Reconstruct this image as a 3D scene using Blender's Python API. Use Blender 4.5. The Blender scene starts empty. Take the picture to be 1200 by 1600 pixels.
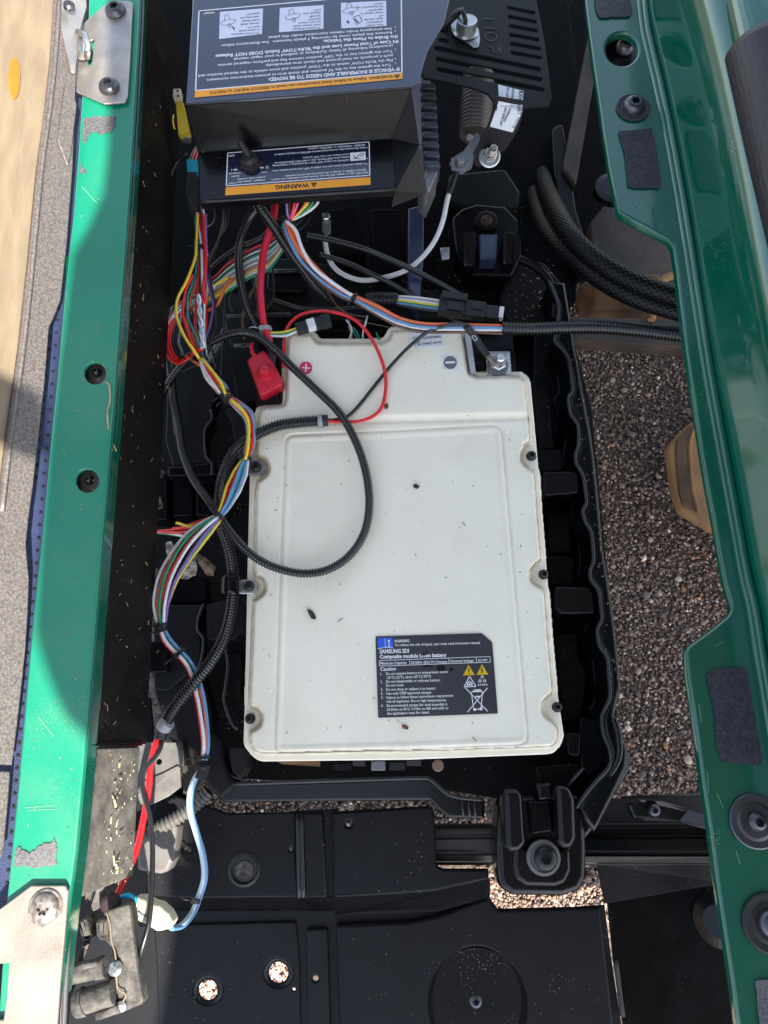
import bpy, math, random
import numpy as np
from mathutils import Vector, Matrix
R = random.Random(7)
NR = np.random.RandomState(5)

# ------------------------------------------------------------------ camera
F = 1156.0                     # focal length in pixels of a 1200 x 1600 frame
H = 0.82                       # height over the battery lid (z = 0)
TH = math.radians(17.0)
RO = math.radians(-1.44)
CR = (Matrix.Rotation(TH, 3, 'X') @ Matrix.Rotation(RO, 3, 'Z'))
CAMLOC = Vector((0, 0, H))
sc = bpy.context.scene
cam = bpy.data.cameras.new('camera')
cam.sensor_fit = 'VERTICAL'; cam.sensor_height = 36.0; cam.sensor_width = 27.0
cam.lens = 36.0 * F / 1600.0
cam.clip_start = 0.01; cam.clip_end = 200
camo = bpy.data.objects.new('camera', cam); sc.collection.objects.link(camo)
camo.matrix_world = Matrix.Translation(CAMLOC) @ CR.to_4x4()
sc.camera = camo

# ------------------------------------------------------------------ light
SUN = Vector((0.27, -0.56, 0.78)).normalized()      # towards the sun
w = bpy.data.worlds.new('World'); sc.world = w; w.use_nodes = True
nt = w.node_tree
bg = nt.nodes['Background']
sky = nt.nodes.new('ShaderNodeTexSky'); sky.sky_type = 'NISHITA'; sky.sun_disc = False
sky.sun_elevation = math.asin(SUN.z)
sky.sun_rotation = math.atan2(SUN.x, SUN.y)
sky.dust_density = 1.0; sky.air_density = 1.0
hsv = nt.nodes.new('ShaderNodeHueSaturation'); hsv.inputs['Saturation'].default_value = 0.7
nt.links.new(sky.outputs[0], hsv.inputs['Color']); nt.links.new(hsv.outputs[0], bg.inputs[0]); bg.inputs[1].default_value = 0.13
sl = bpy.data.lights.new('sun', 'SUN'); sl.energy = 4.6; sl.angle = math.radians(0.55); sl.color = (1, 0.95, 0.87)
slo = bpy.data.objects.new('sun', sl); sc.collection.objects.link(slo)
slo.rotation_euler = SUN.to_track_quat('Z', 'Y').to_euler()
vs = sc.view_settings
vs.view_transform = 'Standard'; vs.look = 'None'; vs.exposure = 1.7; vs.gamma = 1; vs.use_curve_mapping = False

# ------------------------------------------------------------------ pixel -> place
def ray(px, py):
    return CR @ Vector(((px - 600) / F, (800 - py) / F, -1))
def P(px, py, z):
    d = ray(px, py); t = (z - H) / d.z
    return CAMLOC + d * t
def PL(px, py, pt, n):
    d = ray(px, py); t = (pt - CAMLOC).dot(n) / d.dot(n)
    return CAMLOC + d * t
def sx(px, py, z):
    """metres per pixel at this spot"""
    return abs((z - H) / ray(px, py).z) / F
def proj(v):
    q = CR.transposed() @ (Vector(v) - CAMLOC)
    return (600 + F * q.x / -q.z, 800 - F * q.y / -q.z)

# ------------------------------------------------------------------ materials
MATS = {}
def M(name, col, rough=0.5, metal=0.0, var=0.12, vscale=25, bump=0.0, bscale=250, speck=0.0, sscale=350,
      scol=(0.45, 0.38, 0.28), coat=0.0, spec=0.5, rvar=0.12, col2=None, stretch=None, sss=0.0, wear=0.0, wcol=(0.3,0.3,0.3), emis=None):
    if name in MATS: return MATS[name]
    m = bpy.data.materials.new(name); m.use_nodes = True; t = m.node_tree; n = t.nodes; l = t.links
    b = n['Principled BSDF']
    tc = n.new('ShaderNodeTexCoord'); src = tc.outputs['Object']
    if stretch:
        mp = n.new('ShaderNodeMapping'); mp.inputs['Scale'].default_value = stretch; l.new(src, mp.inputs[0]); src = mp.outputs[0]
    no = n.new('ShaderNodeTexNoise'); no.inputs['Scale'].default_value = vscale; no.inputs['Detail'].default_value = 5; l.new(src, no.inputs[0])
    c2 = col2 or tuple(c * (1 - 2 * var) for c in col)
    mx = n.new('ShaderNodeMix'); mx.data_type = 'RGBA'
    rmp = n.new('ShaderNodeMapRange'); rmp.inputs[1].default_value = 0.35; rmp.inputs[2].default_value = 0.65; l.new(no.outputs[0], rmp.inputs[0])
    l.new(rmp.outputs[0], mx.inputs[0]); mx.inputs[6].default_value = (*c2, 1); mx.inputs[7].default_value = (*col, 1)
    out = mx.outputs[2]
    rr = n.new('ShaderNodeMapRange'); rr.inputs[3].default_value = max(0.02, rough - rvar); rr.inputs[4].default_value = min(1, rough + rvar)
    no2 = n.new('ShaderNodeTexNoise'); no2.inputs['Scale'].default_value = vscale * 1.7; no2.inputs['Detail'].default_value = 4; l.new(src, no2.inputs[0])
    l.new(no2.outputs[0], rr.inputs[0]); rout = rr.outputs[0]
    if speck > 0:
        for k, (ss, th) in enumerate(((sscale, 0.16), (sscale * 0.37, 0.10))):
            vo = n.new('ShaderNodeTexVoronoi'); vo.inputs['Scale'].default_value = ss; l.new(tc.outputs['Object'], vo.inputs[0])
            nm = n.new('ShaderNodeTexNoise'); nm.inputs['Scale'].default_value = 14 + 20 * k; nm.inputs['Detail'].default_value = 3; l.new(tc.outputs['Object'], nm.inputs[0])
            th1 = n.new('ShaderNodeMapRange'); th1.inputs[1].default_value = 0.62 - 0.22 * speck; th1.inputs[2].default_value = 0.8
            th1.inputs[3].default_value = 0; th1.inputs[4].default_value = th * 1.5; l.new(nm.outputs[0], th1.inputs[0])
            lt = n.new('ShaderNodeMath'); lt.operation = 'LESS_THAN'; l.new(vo.outputs['Distance'], lt.inputs[0]); l.new(th1.outputs[0], lt.inputs[1])
            ml = n.new('ShaderNodeMath'); ml.operation = 'MULTIPLY'; l.new(lt.outputs[0], ml.inputs[0]); ml.inputs[1].default_value = 0.55
            m2 = n.new('ShaderNodeMix'); m2.data_type = 'RGBA'; l.new(ml.outputs[0], m2.inputs[0]); l.new(out, m2.inputs[6]); m2.inputs[7].default_value = (*scol, 1)
            out = m2.outputs[2]
            mr = n.new('ShaderNodeMix'); mr.data_type = 'FLOAT'; l.new(lt.outputs[0], mr.inputs[0]); l.new(rout, mr.inputs[2]); mr.inputs[3].default_value = 0.9; rout = mr.outputs[0]
    if wear > 0:
        nw = n.new('ShaderNodeTexNoise'); nw.inputs['Scale'].default_value = 9; nw.inputs['Detail'].default_value = 8; nw.inputs['Roughness'].default_value = 0.7; l.new(src, nw.inputs[0])
        rw = n.new('ShaderNodeMapRange'); rw.inputs[1].default_value = 0.5; rw.inputs[2].default_value = 0.75; rw.inputs[4].default_value = wear; l.new(nw.outputs[0], rw.inputs[0])
        m3 = n.new('ShaderNodeMix'); m3.data_type = 'RGBA'; l.new(rw.outputs[0], m3.inputs[0]); l.new(out, m3.inputs[6]); m3.inputs[7].default_value = (*wcol, 1); out = m3.outputs[2]
        mr = n.new('ShaderNodeMix'); mr.data_type = 'FLOAT'; l.new(rw.outputs[0], mr.inputs[0]); l.new(rout, mr.inputs[2]); mr.inputs[3].default_value = 0.75; rout = mr.outputs[0]
    l.new(out, b.inputs['Base Color']); l.new(rout, b.inputs['Roughness'])
    b.inputs['Metallic'].default_value = metal; b.inputs['Coat Weight'].default_value = coat; b.inputs['Coat Roughness'].default_value = 0.06
    b.inputs['Specular IOR Level'].default_value = spec
    if sss: b.inputs['Subsurface Weight'].default_value = sss; b.inputs['Subsurface Radius'].default_value = (0.004, 0.004, 0.003)
    if bump > 0:
        nb = n.new('ShaderNodeTexNoise'); nb.inputs['Scale'].default_value = bscale; nb.inputs['Detail'].default_value = 4; l.new(src, nb.inputs[0])
        bp = n.new('ShaderNodeBump'); bp.inputs['Strength'].default_value = bump; bp.inputs['Distance'].default_value = 0.001; l.new(nb.outputs[0], bp.inputs['Height'])
        l.new(bp.outputs[0], b.inputs['Normal'])
    MATS[name] = m; return m

black = M('black_plastic', (0.004, 0.004, 0.0045), 0.3, bump=0.15, bscale=300, speck=0.3, sscale=260, spec=0.16)
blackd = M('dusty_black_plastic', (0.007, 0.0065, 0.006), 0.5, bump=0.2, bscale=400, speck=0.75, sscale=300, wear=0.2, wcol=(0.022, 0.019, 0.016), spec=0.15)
blackm = M('matt_grimy_black', (0.0035, 0.0033, 0.0035), 0.75, bump=0.3, bscale=200, speck=0.35, sscale=300, scol=(0.2, 0.15, 0.09), spec=0.06)
blackt = M('textured_black_plastic', (0.0075, 0.0075, 0.009), 0.45, bump=0.3, bscale=1400, speck=0.2, sscale=230, spec=0.2)
blackg = M('glossy_black_paint', (0.0045, 0.0045, 0.0055), 0.2, bump=0.15, bscale=900, speck=0.2, sscale=260, coat=0.15, spec=0.3)
conduitm = M('black_conduit_plastic', (0.009, 0.009, 0.010), 0.2, spec=0.6, rvar=0.06)
conduitdm = M('dusty_conduit_plastic', (0.10, 0.092, 0.08), 0.6, speck=1.0, sscale=400, bump=0.3)
rubber = M('black_rubber', (0.010, 0.0095, 0.010), 0.5, bump=0.2)
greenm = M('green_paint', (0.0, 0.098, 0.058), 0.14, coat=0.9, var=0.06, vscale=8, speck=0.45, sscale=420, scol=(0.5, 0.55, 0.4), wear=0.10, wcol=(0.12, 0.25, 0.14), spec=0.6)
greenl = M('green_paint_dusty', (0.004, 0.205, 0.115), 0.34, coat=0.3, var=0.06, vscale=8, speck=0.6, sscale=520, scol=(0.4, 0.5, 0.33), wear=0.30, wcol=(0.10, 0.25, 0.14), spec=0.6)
white = M('white_lid_plastic', (0.90, 0.845, 0.68), 0.42, var=0.03, vscale=14, col2=(0.86, 0.805, 0.645), bump=0.05, bscale=700, speck=0.12, sscale=160, scol=(0.2, 0.16, 0.1), sss=0.15, wear=0.32, wcol=(0.66,0.57,0.40))
whitebody = M('battery_case_plastic', (0.46, 0.48, 0.50), 0.4)
steel = M('dusty_steel', (0.52, 0.47, 0.42), 0.42, metal=0.85, var=0.12, vscale=40, bump=0.2, bscale=600, speck=0.6, wear=0.45, wcol=(0.42, 0.34, 0.26))
steeld = M('speckled_grey_metal', (0.25, 0.215, 0.195), 0.55, metal=0.55, var=0.25, vscale=420, bump=0.5, bscale=700, rvar=0.2)
boltm = M('dark_bolt_metal', (0.12, 0.12, 0.13), 0.32, metal=0.85, bump=0.15)
zinc = M('zinc_metal', (0.62, 0.62, 0.60), 0.28, metal=0.95, var=0.1, vscale=120)
galv = M('grey_alloy', (0.30, 0.30, 0.31), 0.45, metal=0.7, bump=0.4, bscale=600, var=0.2)
woodm = M('plywood', (0.235, 0.18, 0.115), 0.75, var=0.12, vscale=30, bump=0.3, bscale=300, stretch=(3, 0.6, 3), speck=0.15, col2=(0.185, 0.14, 0.088), scol=(0.3, 0.2, 0.1))
orangef = M('orange_foam', (0.42, 0.15, 0.01), 0.8, bump=0.4)
vinyl = M('navy_vinyl', (0.022, 0.032, 0.085), 0.5, bump=0.7, bscale=700)
tan = M('tan_dusty_board', (0.36, 0.19, 0.075), 0.8, var=0.2, vscale=18, bump=0.3, wear=0.5, wcol=(0.22, 0.13, 0.06))
brown = M('dusty_brown_metal', (0.05, 0.036, 0.026), 0.6, var=0.3, vscale=20, bump=0.4, wear=0.5, wcol=(0.14, 0.085, 0.05))
velcro = M('grey_adhesive_felt', (0.13, 0.125, 0.13), 0.85, var=0.3, vscale=500, bump=0.9, bscale=900, wear=0.5, wcol=(0.22, 0.2, 0.19))
velcrod = M('dark_adhesive_felt', (0.045, 0.04, 0.055), 0.6, var=0.3, vscale=300, bump=0.8, bscale=700, wear=0.4, wcol=(0.12, 0.11, 0.14))
rusty = M('rusty_metal', (0.10, 0.05, 0.028), 0.8, metal=0.2, var=0.4, vscale=150, bump=0.6)
dustyblk = M('dusty_grey_block', (0.11, 0.10, 0.088), 0.85, var=0.35, vscale=90, bump=1.0, bscale=350, speck=1.0, sscale=600, wear=0.5, wcol=(0.23, 0.19, 0.145))
leafm = M('dry_leaf', (0.40, 0.36, 0.30), 0.9, var=0.2, vscale=60, bump=0.8)
darkleaf = M('dark_leaf_bit', (0.05, 0.03, 0.02), 0.8)
brownleaf = M('brown_leaf_bit', (0.18, 0.08, 0.03), 0.8)
straw = M('straw', (0.50, 0.38, 0.20), 0.9, var=0.25, vscale=60)
inkw = M('white_ink', (0.80, 0.80, 0.80), 0.5, var=0.02)
inkk = M('black_ink', (0.012, 0.012, 0.015), 0.5)
inkg = M('grey_ink', (0.16, 0.16, 0.18), 0.5)
lblk = M('dark_label_vinyl', (0.035, 0.035, 0.042), 0.42, var=0.05, wear=0.2, wcol=(0.06, 0.055, 0.05))
lblsky = M('navy_glossy_label', (0.007, 0.014, 0.045), 0.14, spec=0.9, coat=1.0, bump=0.15, bscale=700)  # blue of the reflected sky is painted into this label colour
lblor = M('orange_label', (0.90, 0.36, 0.015), 0.4, var=0.04)
lblw = M('white_sticker', (0.72, 0.74, 0.77), 0.45, var=0.03)
lblb = M('blue_label', (0.02, 0.12, 0.62), 0.4, var=0.03)
lblr = M('red_label', (0.75, 0.015, 0.06), 0.4, var=0.03)
def WM(n, c, rough=0.32): return M(n, c, rough, var=0.06, vscale=60, spec=0.6)
WC = dict(red=WM('red_wire', (0.70, 0.012, 0.018)), yellow=WM('yellow_wire', (0.80, 0.58, 0.03)), white=WM('white_wire', (0.70, 0.70, 0.68)),
          green=WM('green_wire', (0.01, 0.24, 0.10)), blue=WM('blue_wire', (0.13, 0.27, 0.48)), purple=WM('purple_wire', (0.20, 0.10, 0.36)),
          orange=WM('orange_wire', (0.80, 0.15, 0.045)), black=WM('black_wire', (0.014, 0.014, 0.015)), teal=WM('teal_wire', (0.02, 0.30, 0.25)),
          lightblue=WM('light_blue_wire', (0.42, 0.56, 0.64)), pink=WM('pink_wire', (0.70, 0.10, 0.22)), grey=WM('grey_wire', (0.24, 0.24, 0.26)),
          cyan=WM('cyan_wire', (0.0, 0.36, 0.62)), brown=WM('brown_wire', (0.12, 0.06, 0.035)))
redboot = M('red_rubber', (0.66, 0.012, 0.035), 0.4, bump=0.2, sss=0.05)
yellowm = M('yellow_plastic', (0.62, 0.44, 0.03), 0.4)
creamm = M('cream_plastic', (0.72, 0.64, 0.46), 0.45, speck=0.2)
tealm = M('teal_plastic', (0.0, 0.30, 0.42), 0.4)
tapem = M('grey_tape', (0.30, 0.32, 0.34), 0.4)

# braided sleeve
def braid_mat():
    m = bpy.data.materials.new('braided_sleeve'); m.use_nodes = True; t = m.node_tree; n = t.nodes; l = t.links
    b = n['Principled BSDF']; uv = n.new('ShaderNodeUVMap'); sp = n.new('ShaderNodeSeparateXYZ'); l.new(uv.outputs[0], sp.inputs[0])
    def wv(sgn):
        a = n.new('ShaderNodeMath'); a.operation = 'MULTIPLY_ADD'; l.new(sp.outputs[0], a.inputs[0]); a.inputs[1].default_value = sgn * 14.0; l.new(sp.outputs[1], a.inputs[2])
        s = n.new('ShaderNodeMath'); s.operation = 'FRACT'; l.new(a.outputs[0], s.inputs[0]); return s.outputs[0]
    w1, w2 = wv(1), wv(-1)
    g1 = n.new('ShaderNodeMath'); g1.operation = 'GREATER_THAN'; l.new(w1, g1.inputs[0]); g1.inputs[1].default_value = 0.5
    g2 = n.new('ShaderNodeMath'); g2.operation = 'GREATER_THAN'; l.new(w2, g2.inputs[0]); g2.inputs[1].default_value = 0.5
    x = n.new('ShaderNodeMath'); x.operation = 'SUBTRACT'; l.new(g1.outputs[0], x.inputs[0]); l.new(g2.outputs[0], x.inputs[1])
    ab = n.new('ShaderNodeMath'); ab.operation = 'ABSOLUTE'; l.new(x.outputs[0], ab.inputs[0])
    mx = n.new('ShaderNodeMix'); mx.data_type = 'RGBA'; l.new(ab.outputs[0], mx.inputs[0]); mx.inputs[6].default_value = (0.008, 0.008, 0.009, 1); mx.inputs[7].default_value = (0.03, 0.03, 0.032, 1)
    l.new(mx.outputs[2], b.inputs['Base Color']); b.inputs['Roughness'].default_value = 0.38
    bp = n.new('ShaderNodeBump'); bp.inputs['Strength'].default_value = 0.9; bp.inputs['Distance'].default_value = 0.0012; l.new(ab.outputs[0], bp.inputs['Height']); l.new(bp.outputs[0], b.inputs['Normal'])
    return m
braidm = braid_mat()

# ------------------------------------------------------------------ object helpers
C = sc.collection
ROOTLOC = {}
def link(o): C.objects.link(o); return o
def thing(name, label, cat, loc=(0, 0, 0), group=None, rot=None):
    o = link(bpy.data.objects.new(name, None)); o.empty_display_size = 0.02
    o.location = loc
    if rot is not None: o.rotation_euler = rot
    o['label'] = label; o['category'] = cat
    if group: o['group'] = group
    return o
def tag(o, label=None, cat=None, group=None, kind=None):
    if label: o['label'] = label
    if cat: o['category'] = cat
    if group: o['group'] = group
    if kind: o['kind'] = kind
    return o
def rootof(o):
    while o.parent: o = o.parent
    return o
def part(name, me, mat, parent=None, local=False, smooth=None, label=None):
    """link mesh me (world coordinates unless local) as an object under parent"""
    o = bpy.data.objects.new(name, me); link(o); me.name = name
    if mat is not None and not me.materials: me.materials.append(mat)
    if parent is not None:
        o.parent = parent
        if not local:
            r = rootof(parent); me.transform(Matrix.Translation(-Vector(r.location)))
    if smooth is not None:
        for p_ in me.polygons: p_.use_smooth = smooth
    if label: o['label'] = label
    return o
def rebase(o):
    """put a single-mesh thing's origin at its own base"""
    me = o.data; n = len(me.vertices); a = np.empty(n * 3); me.vertices.foreach_get('co', a); a = a.reshape(-1, 3)
    c = Vector(((a[:, 0].min() + a[:, 0].max()) / 2, (a[:, 1].min() + a[:, 1].max()) / 2, a[:, 2].min()))
    me.transform(Matrix.Translation(-c)); o.location = c; return o
def single(name, me, mat, label, cat, group=None, smooth=None):
    o = part(name, me, mat, smooth=smooth); rebase(o); return tag(o, label, cat, group)
def struct(name, me, mat, smooth=None):
    o = part(name, me, mat, smooth=smooth); o['kind'] = 'structure'; return o
def dup(root, loc, label=None, rotz=None, scale=None, group=None):
    r = root.copy(); link(r); r.location = loc
    if rotz is not None: r.rotation_euler[2] = rotz
    if scale: r.scale = (scale,) * 3
    if label: r['label'] = label
    if group: r['group'] = group
    for ch in list(root.children):
        c = ch.copy(); link(c); c.parent = r
        for g in ch.children:
            d = g.copy(); link(d); d.parent = c
    return r

def mk(verts, faces):
    me = bpy.data.meshes.new('m'); me.from_pydata([tuple(v) for v in verts], [], faces); me.update(); return me
def join(meshes):
    vs_, fs_ = [], []; sm = []
    for me in meshes:
        b = len(vs_); vs_ += [tuple(v.co) for v in me.vertices]
        for p_ in me.polygons: fs_.append([b + i for i in p_.vertices]); sm.append(p_.use_smooth)
        bpy.data.meshes.remove(me)
    m = mk(vs_, fs_)
    m.polygons.foreach_set('use_smooth', sm)
    return m
def rounded(pts, r):
    """round the corners of a 2D polygon"""
    out = []; n = len(pts)
    for i in range(n):
        p0, p1, p2 = (Vector(pts[i - 1][:2]), Vector(pts[i][:2]), Vector(pts[(i + 1) % n][:2]))
        a = (p0 - p1); b = (p2 - p1); la, lb = a.length, b.length
        if la < 1e-9 or lb < 1e-9: continue
        a /= la; b /= lb; ang = a.angle(b) if a.length > 0 and b.length > 0 else math.pi
        rr = r if len(pts[i]) < 3 else pts[i][2]
        d = min(rr / max(math.tan(ang / 2), 1e-3), la * 0.45, lb * 0.45)
        if ang > 2.9 or rr <= 0: out.append(tuple(p1)); continue
        s, e = p1 + a * d, p1 + b * d
        for k in range(5):
            t = k / 4; q = s * (1 - t) ** 2 + p1 * 2 * t * (1 - t) + e * t * t; out.append(tuple(q))
    return out
def ropen(pts, r):
    q = rounded([(2 * pts[0][0] - pts[1][0], 2 * pts[0][1] - pts[1][1], 0)] + [pts[0] + (0,)] + list(pts[1:-1]) + [pts[-1] + (0,)], r)
    return q[1:]
def circ(cx, cy, r, n=28, ry=None, a0=0):
    ry = ry or r
    return [(cx + r * math.cos(a0 + 2 * math.pi * i / n), cy + ry * math.sin(a0 + 2 * math.pi * i / n)) for i in range(n)]
def fill2d(outer, holes, t, bev, bseg=2):
    """a slab of thickness t, top at local z=0, from 2D outlines in metres"""
    cu = bpy.data.curves.new('c', 'CURVE'); cu.dimensions = '2D'; cu.fill_mode = 'BOTH'
    for poly in [outer] + list(holes):
        s = cu.splines.new('POLY'); s.points.add(len(poly) - 1); s.use_cyclic_u = True
        for k, p_ in enumerate(poly): s.points[k].co = (p_[0], p_[1], 0, 1)
    bev = min(bev, t * 0.45)
    cu.extrude = max(t / 2 - bev, 1e-5); cu.bevel_depth = bev; cu.bevel_resolution = bseg; cu.offset = -bev
    o = bpy.data.objects.new('c', cu); me = bpy.data.meshes.new_from_object(o)
    bpy.data.objects.remove(o); bpy.data.curves.remove(cu)
    me.transform(Matrix.Translation((0, 0, -t / 2)))
    return me
def plate(outer, z, t, bev=0.0008, holes=(), r=0, bseg=2):
    """slab traced at height z, thickness t below it"""
    if r: outer = rounded(outer, r)
    f = lambda poly: [tuple(P(x, y, z))[:2] for x, y in poly]
    me = fill2d(f([q[:2] for q in outer]), [f(h) for h in holes], t, bev, bseg)
    me.transform(Matrix.Translation((0, 0, z))); return me
def plate_on(outer, org, n, up, t, bev=0.0008, holes=(), r=0, back=0.0):
    """slab traced on the plane (org, n)"""
    n = Vector(n).normalized(); u = Vector(up).cross(n).normalized(); v = n.cross(u)
    if r: outer = rounded(outer, r)
    def f(poly):
        res = []
        for q in poly:
            p_ = PL(q[0], q[1], org, n) - org; res.append((p_.dot(u), p_.dot(v)))
        return res
    me = fill2d(f(outer), [f(h) for h in holes], t, bev)
    m = Matrix(((u.x, v.x, n.x, org.x), (u.y, v.y, n.y, org.y), (u.z, v.z, n.z, org.z), (0, 0, 0, 1)))
    me.transform(m @ Matrix.Translation((0, 0, back))); return me
def slope(pts, t=0.0, down=(0, 0, -1)):
    """solid through 3D points (a planar-ish loop) with thickness t along down"""
    n = len(pts); d = Vector(down) * t; v = [Vector(p_) for p_ in pts] + [Vector(p_) + d for p_ in pts]
    f = [list(range(n)), list(range(2 * n - 1, n - 1, -1))] + [[i, i + n, (i + 1) % n + n, (i + 1) % n] for i in range(n)]
    me = mk(v, f); import bmesh
    b = bmesh.new(); b.from_mesh(me); bmesh.ops.recalc_face_normals(b, faces=b.faces); b.to_mesh(me); b.free(); return me
def bevelled(me, w, seg=2):
    import bmesh
    b = bmesh.new(); b.from_mesh(me); bmesh.ops.bevel(b, geom=list(b.edges), offset=w, segments=seg, affect='EDGES', profile=0.6, clamp_overlap=True); b.to_mesh(me); b.free(); return me
def box(c, s, rot=None, bev=0.0006):
    x, y, z = s[0] / 2, s[1] / 2, s[2] / 2
    v = [(a * x, b * y, c_ * z) for a in (-1, 1) for b in (-1, 1) for c_ in (-1, 1)]
    me = mk(v, [(0, 1, 3, 2), (4, 6, 7, 5), (0, 4, 5, 1), (2, 3, 7, 6), (0, 2, 6, 4), (1, 5, 7, 3)])
    if bev: bevelled(me, min(bev, min(s) * 0.4))
    m = Matrix.Translation(c)
    if rot is not None: m = m @ (rot.to_4x4() if hasattr(rot, 'to_4x4') else Matrix.Rotation(rot, 4, 'Z'))
    me.transform(m); return me
def loft(rings, n=24, cap=True, mat=None):
    """rings: list of (z, r) with r a number or a function of the angle"""
    v, f = [], []
    for z, r in rings:
        for i in range(n):
            a = 2 * math.pi * i / n; rr = r(a) if callable(r) else r
            v.append((rr * math.cos(a), rr * math.sin(a), z))
    for k in range(len(rings) - 1):
        for i in range(n):
            j = (i + 1) % n; f.append((k * n + i, k * n + j, (k + 1) * n + j, (k + 1) * n + i))
    if cap: f.append(list(range(n))[::-1]); f.append([(len(rings) - 1) * n + i for i in range(n)])
    me = mk(v, f)
    if mat is not None: me.transform(mat)
    return me
def axis_m(p, d, up=None):
    q = Vector(d).to_track_quat('Z', 'Y'); return Matrix.Translation(p) @ q.to_matrix().to_4x4()
def smooth_path(pts, step):
    pts = [Vector(p_) for p_ in pts]; P4 = [pts[0] * 2 - pts[1]] + pts + [pts[-1] * 2 - pts[-2]]
    out = []
    for i in range(1, len(P4) - 2):
        a, b, c, d = P4[i - 1:i + 3]; n = max(2, int((c - b).length / step * 1.6))
        # centripetal-ish Catmull-Rom
        for k in range(n):
            t = k / n; t2, t3 = t * t, t * t * t
            out.append(0.5 * ((2 * b) + (c - a) * t + (2 * a - 5 * b + 4 * c - d) * t2 + (3 * b - a - 3 * c + d) * t3))
    out.append(pts[-1])
    # resample evenly
    L = [0]
    for i in range(1, len(out)): L.append(L[-1] + (out[i] - out[i - 1]).length)
    n = max(2, int(round(L[-1] / step))); xs = np.linspace(0, L[-1], n + 1)
    A = np.array([tuple(p_) for p_ in out]); R_ = np.stack([np.interp(xs, L, A[:, k]) for k in range(3)], 1)
    return R_, xs
def frames(Pn):
    T = np.gradient(Pn, axis=0); T /= np.linalg.norm(T, axis=1)[:, None] + 1e-12
    U = np.zeros_like(T); u = np.cross(T[0], (0, 0, 1.0))
    if np.linalg.norm(u) < 1e-3: u = np.cross(T[0], (0, 1.0, 0))
    u /= np.linalg.norm(u)
    for i in range(len(T)):
        u = u - T[i] * np.dot(u, T[i]); u /= np.linalg.norm(u) + 1e-12; U[i] = u
    return T, U, np.cross(U, T)
def sweep(Pn, rad, sides=10, uv=None, cap=True):
    Pn = np.asarray(Pn); n = len(Pn); rad = np.broadcast_to(np.asarray(rad, float), (n,)); T, U, V = frames(Pn)
    a = np.linspace(0, 2 * np.pi, sides, endpoint=False)
    vv = Pn[:, None, :] + rad[:, None, None] * (np.cos(a)[None, :, None] * U[:, None, :] + np.sin(a)[None, :, None] * V[:, None, :])
    vv = vv.reshape(-1, 3)
    i = np.arange(n - 1)[:, None] * sides; j = np.arange(sides)[None, :]; j2 = (j + 1) % sides
    q = np.stack([i + j, i + j2, i + sides + j2, i + sides + j], -1).reshape(-1, 4)
    me = bpy.data.meshes.new('m'); me.vertices.add(len(vv)); me.vertices.foreach_set('co', vv.ravel())
    nq = len(q); ne = 2 if cap else 0
    me.loops.add(nq * 4 + ne * sides); me.polygons.add(nq + ne)
    lv = q.ravel().tolist(); ls = list(range(0, nq * 4, 4))
    if cap: lv += list(range(sides))[::-1] + [(n - 1) * sides + k for k in range(sides)]; ls += [nq * 4, nq * 4 + sides]
    me.loops.foreach_set('vertex_index', lv); me.polygons.foreach_set('loop_start', ls)
    if uv is not None:
        me.update(calc_edges=True)
        ul = me.uv_layers.new(name='UVMap'); S = np.asarray(uv)
        uu = np.zeros((len(lv), 2)); jj = np.stack([np.broadcast_to(j, (n - 1, sides)), np.broadcast_to(j + 1, (n - 1, sides)), np.broadcast_to(j + 1, (n - 1, sides)), np.broadcast_to(j, (n - 1, sides))], -1).reshape(-1)
        ii = np.arange(n - 1)[:, None] + np.zeros((1, sides), int); ii = np.stack([ii, ii, ii + 1, ii + 1], -1).reshape(-1)
        uu[:nq * 4, 0] = jj / sides; uu[:nq * 4, 1] = S[ii]; ul.data.foreach_set('uv', uu.ravel())
    me.polygons.foreach_set('use_smooth', [True] * nq + [False] * ne)
    me.update(calc_edges=True); me.validate(); return me
def pp(pts):
    return [P(*q[:3]) for q in pts]
def wire(pts, r, step=0.004, sides=8):
    if r < .0024: r *= 1.1
    Pn, s = smooth_path(pp(pts), step); return sweep(Pn, r, sides)
def conduit(pts, r, pitch=0.0030, depth=0.22, sides=14):
    Pn, s = smooth_path(pp(pts), pitch / 4); k = np.arange(len(s)) % 4
    rad = r * np.where((k == 0) | (k == 1), 1.0, 1 - depth) * np.where(k == 2, 0.97, 1)
    return sweep(Pn, rad, sides)
def bundle(pts, cols, parent, r=0.0013, twist=1.0, spread=None, flat=0.6, seed=0, step=0.005, jit=0.25):
    """wires that run together; pts (px, py, z, spread in px)"""
    r *= 1.13; rr = random.Random(seed); Pn, s = smooth_path(pp(pts), step); T, U, V = frames(Pn)
    # spread along the path
    key = [0.0]; cen = pp(pts)
    for i in range(1, len(cen)): key.append(key[-1] + (cen[i] - cen[i - 1]).length)
    key = np.array(key) * s[-1] / key[-1]; sp = np.array([q[3] for q in pts]) * 0.00072
    Rr = np.interp(s, key, sp); n = len(cols)
    for i, c in enumerate(cols):
        ph = 2 * math.pi * i / n + rr.uniform(-.3, .3); k = rr.uniform(0.75, 1.05) if i % 3 else rr.uniform(0.2, 0.6)
        w1, w2 = rr.uniform(0, 6), rr.uniform(0, 6); a = ph + twist * 2 * math.pi * s / 0.25
        wob = jit * np.sin(s * 60 + w1)
        off = U * (np.cos(a) * (k + wob * .5) * Rr)[:, None] + V * (np.sin(a) * (k + wob * .3) * (Rr * flat + 0.0008))[:, None]
        part('wire', sweep(Pn + off, r, 7), WC[c], parent)
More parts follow.
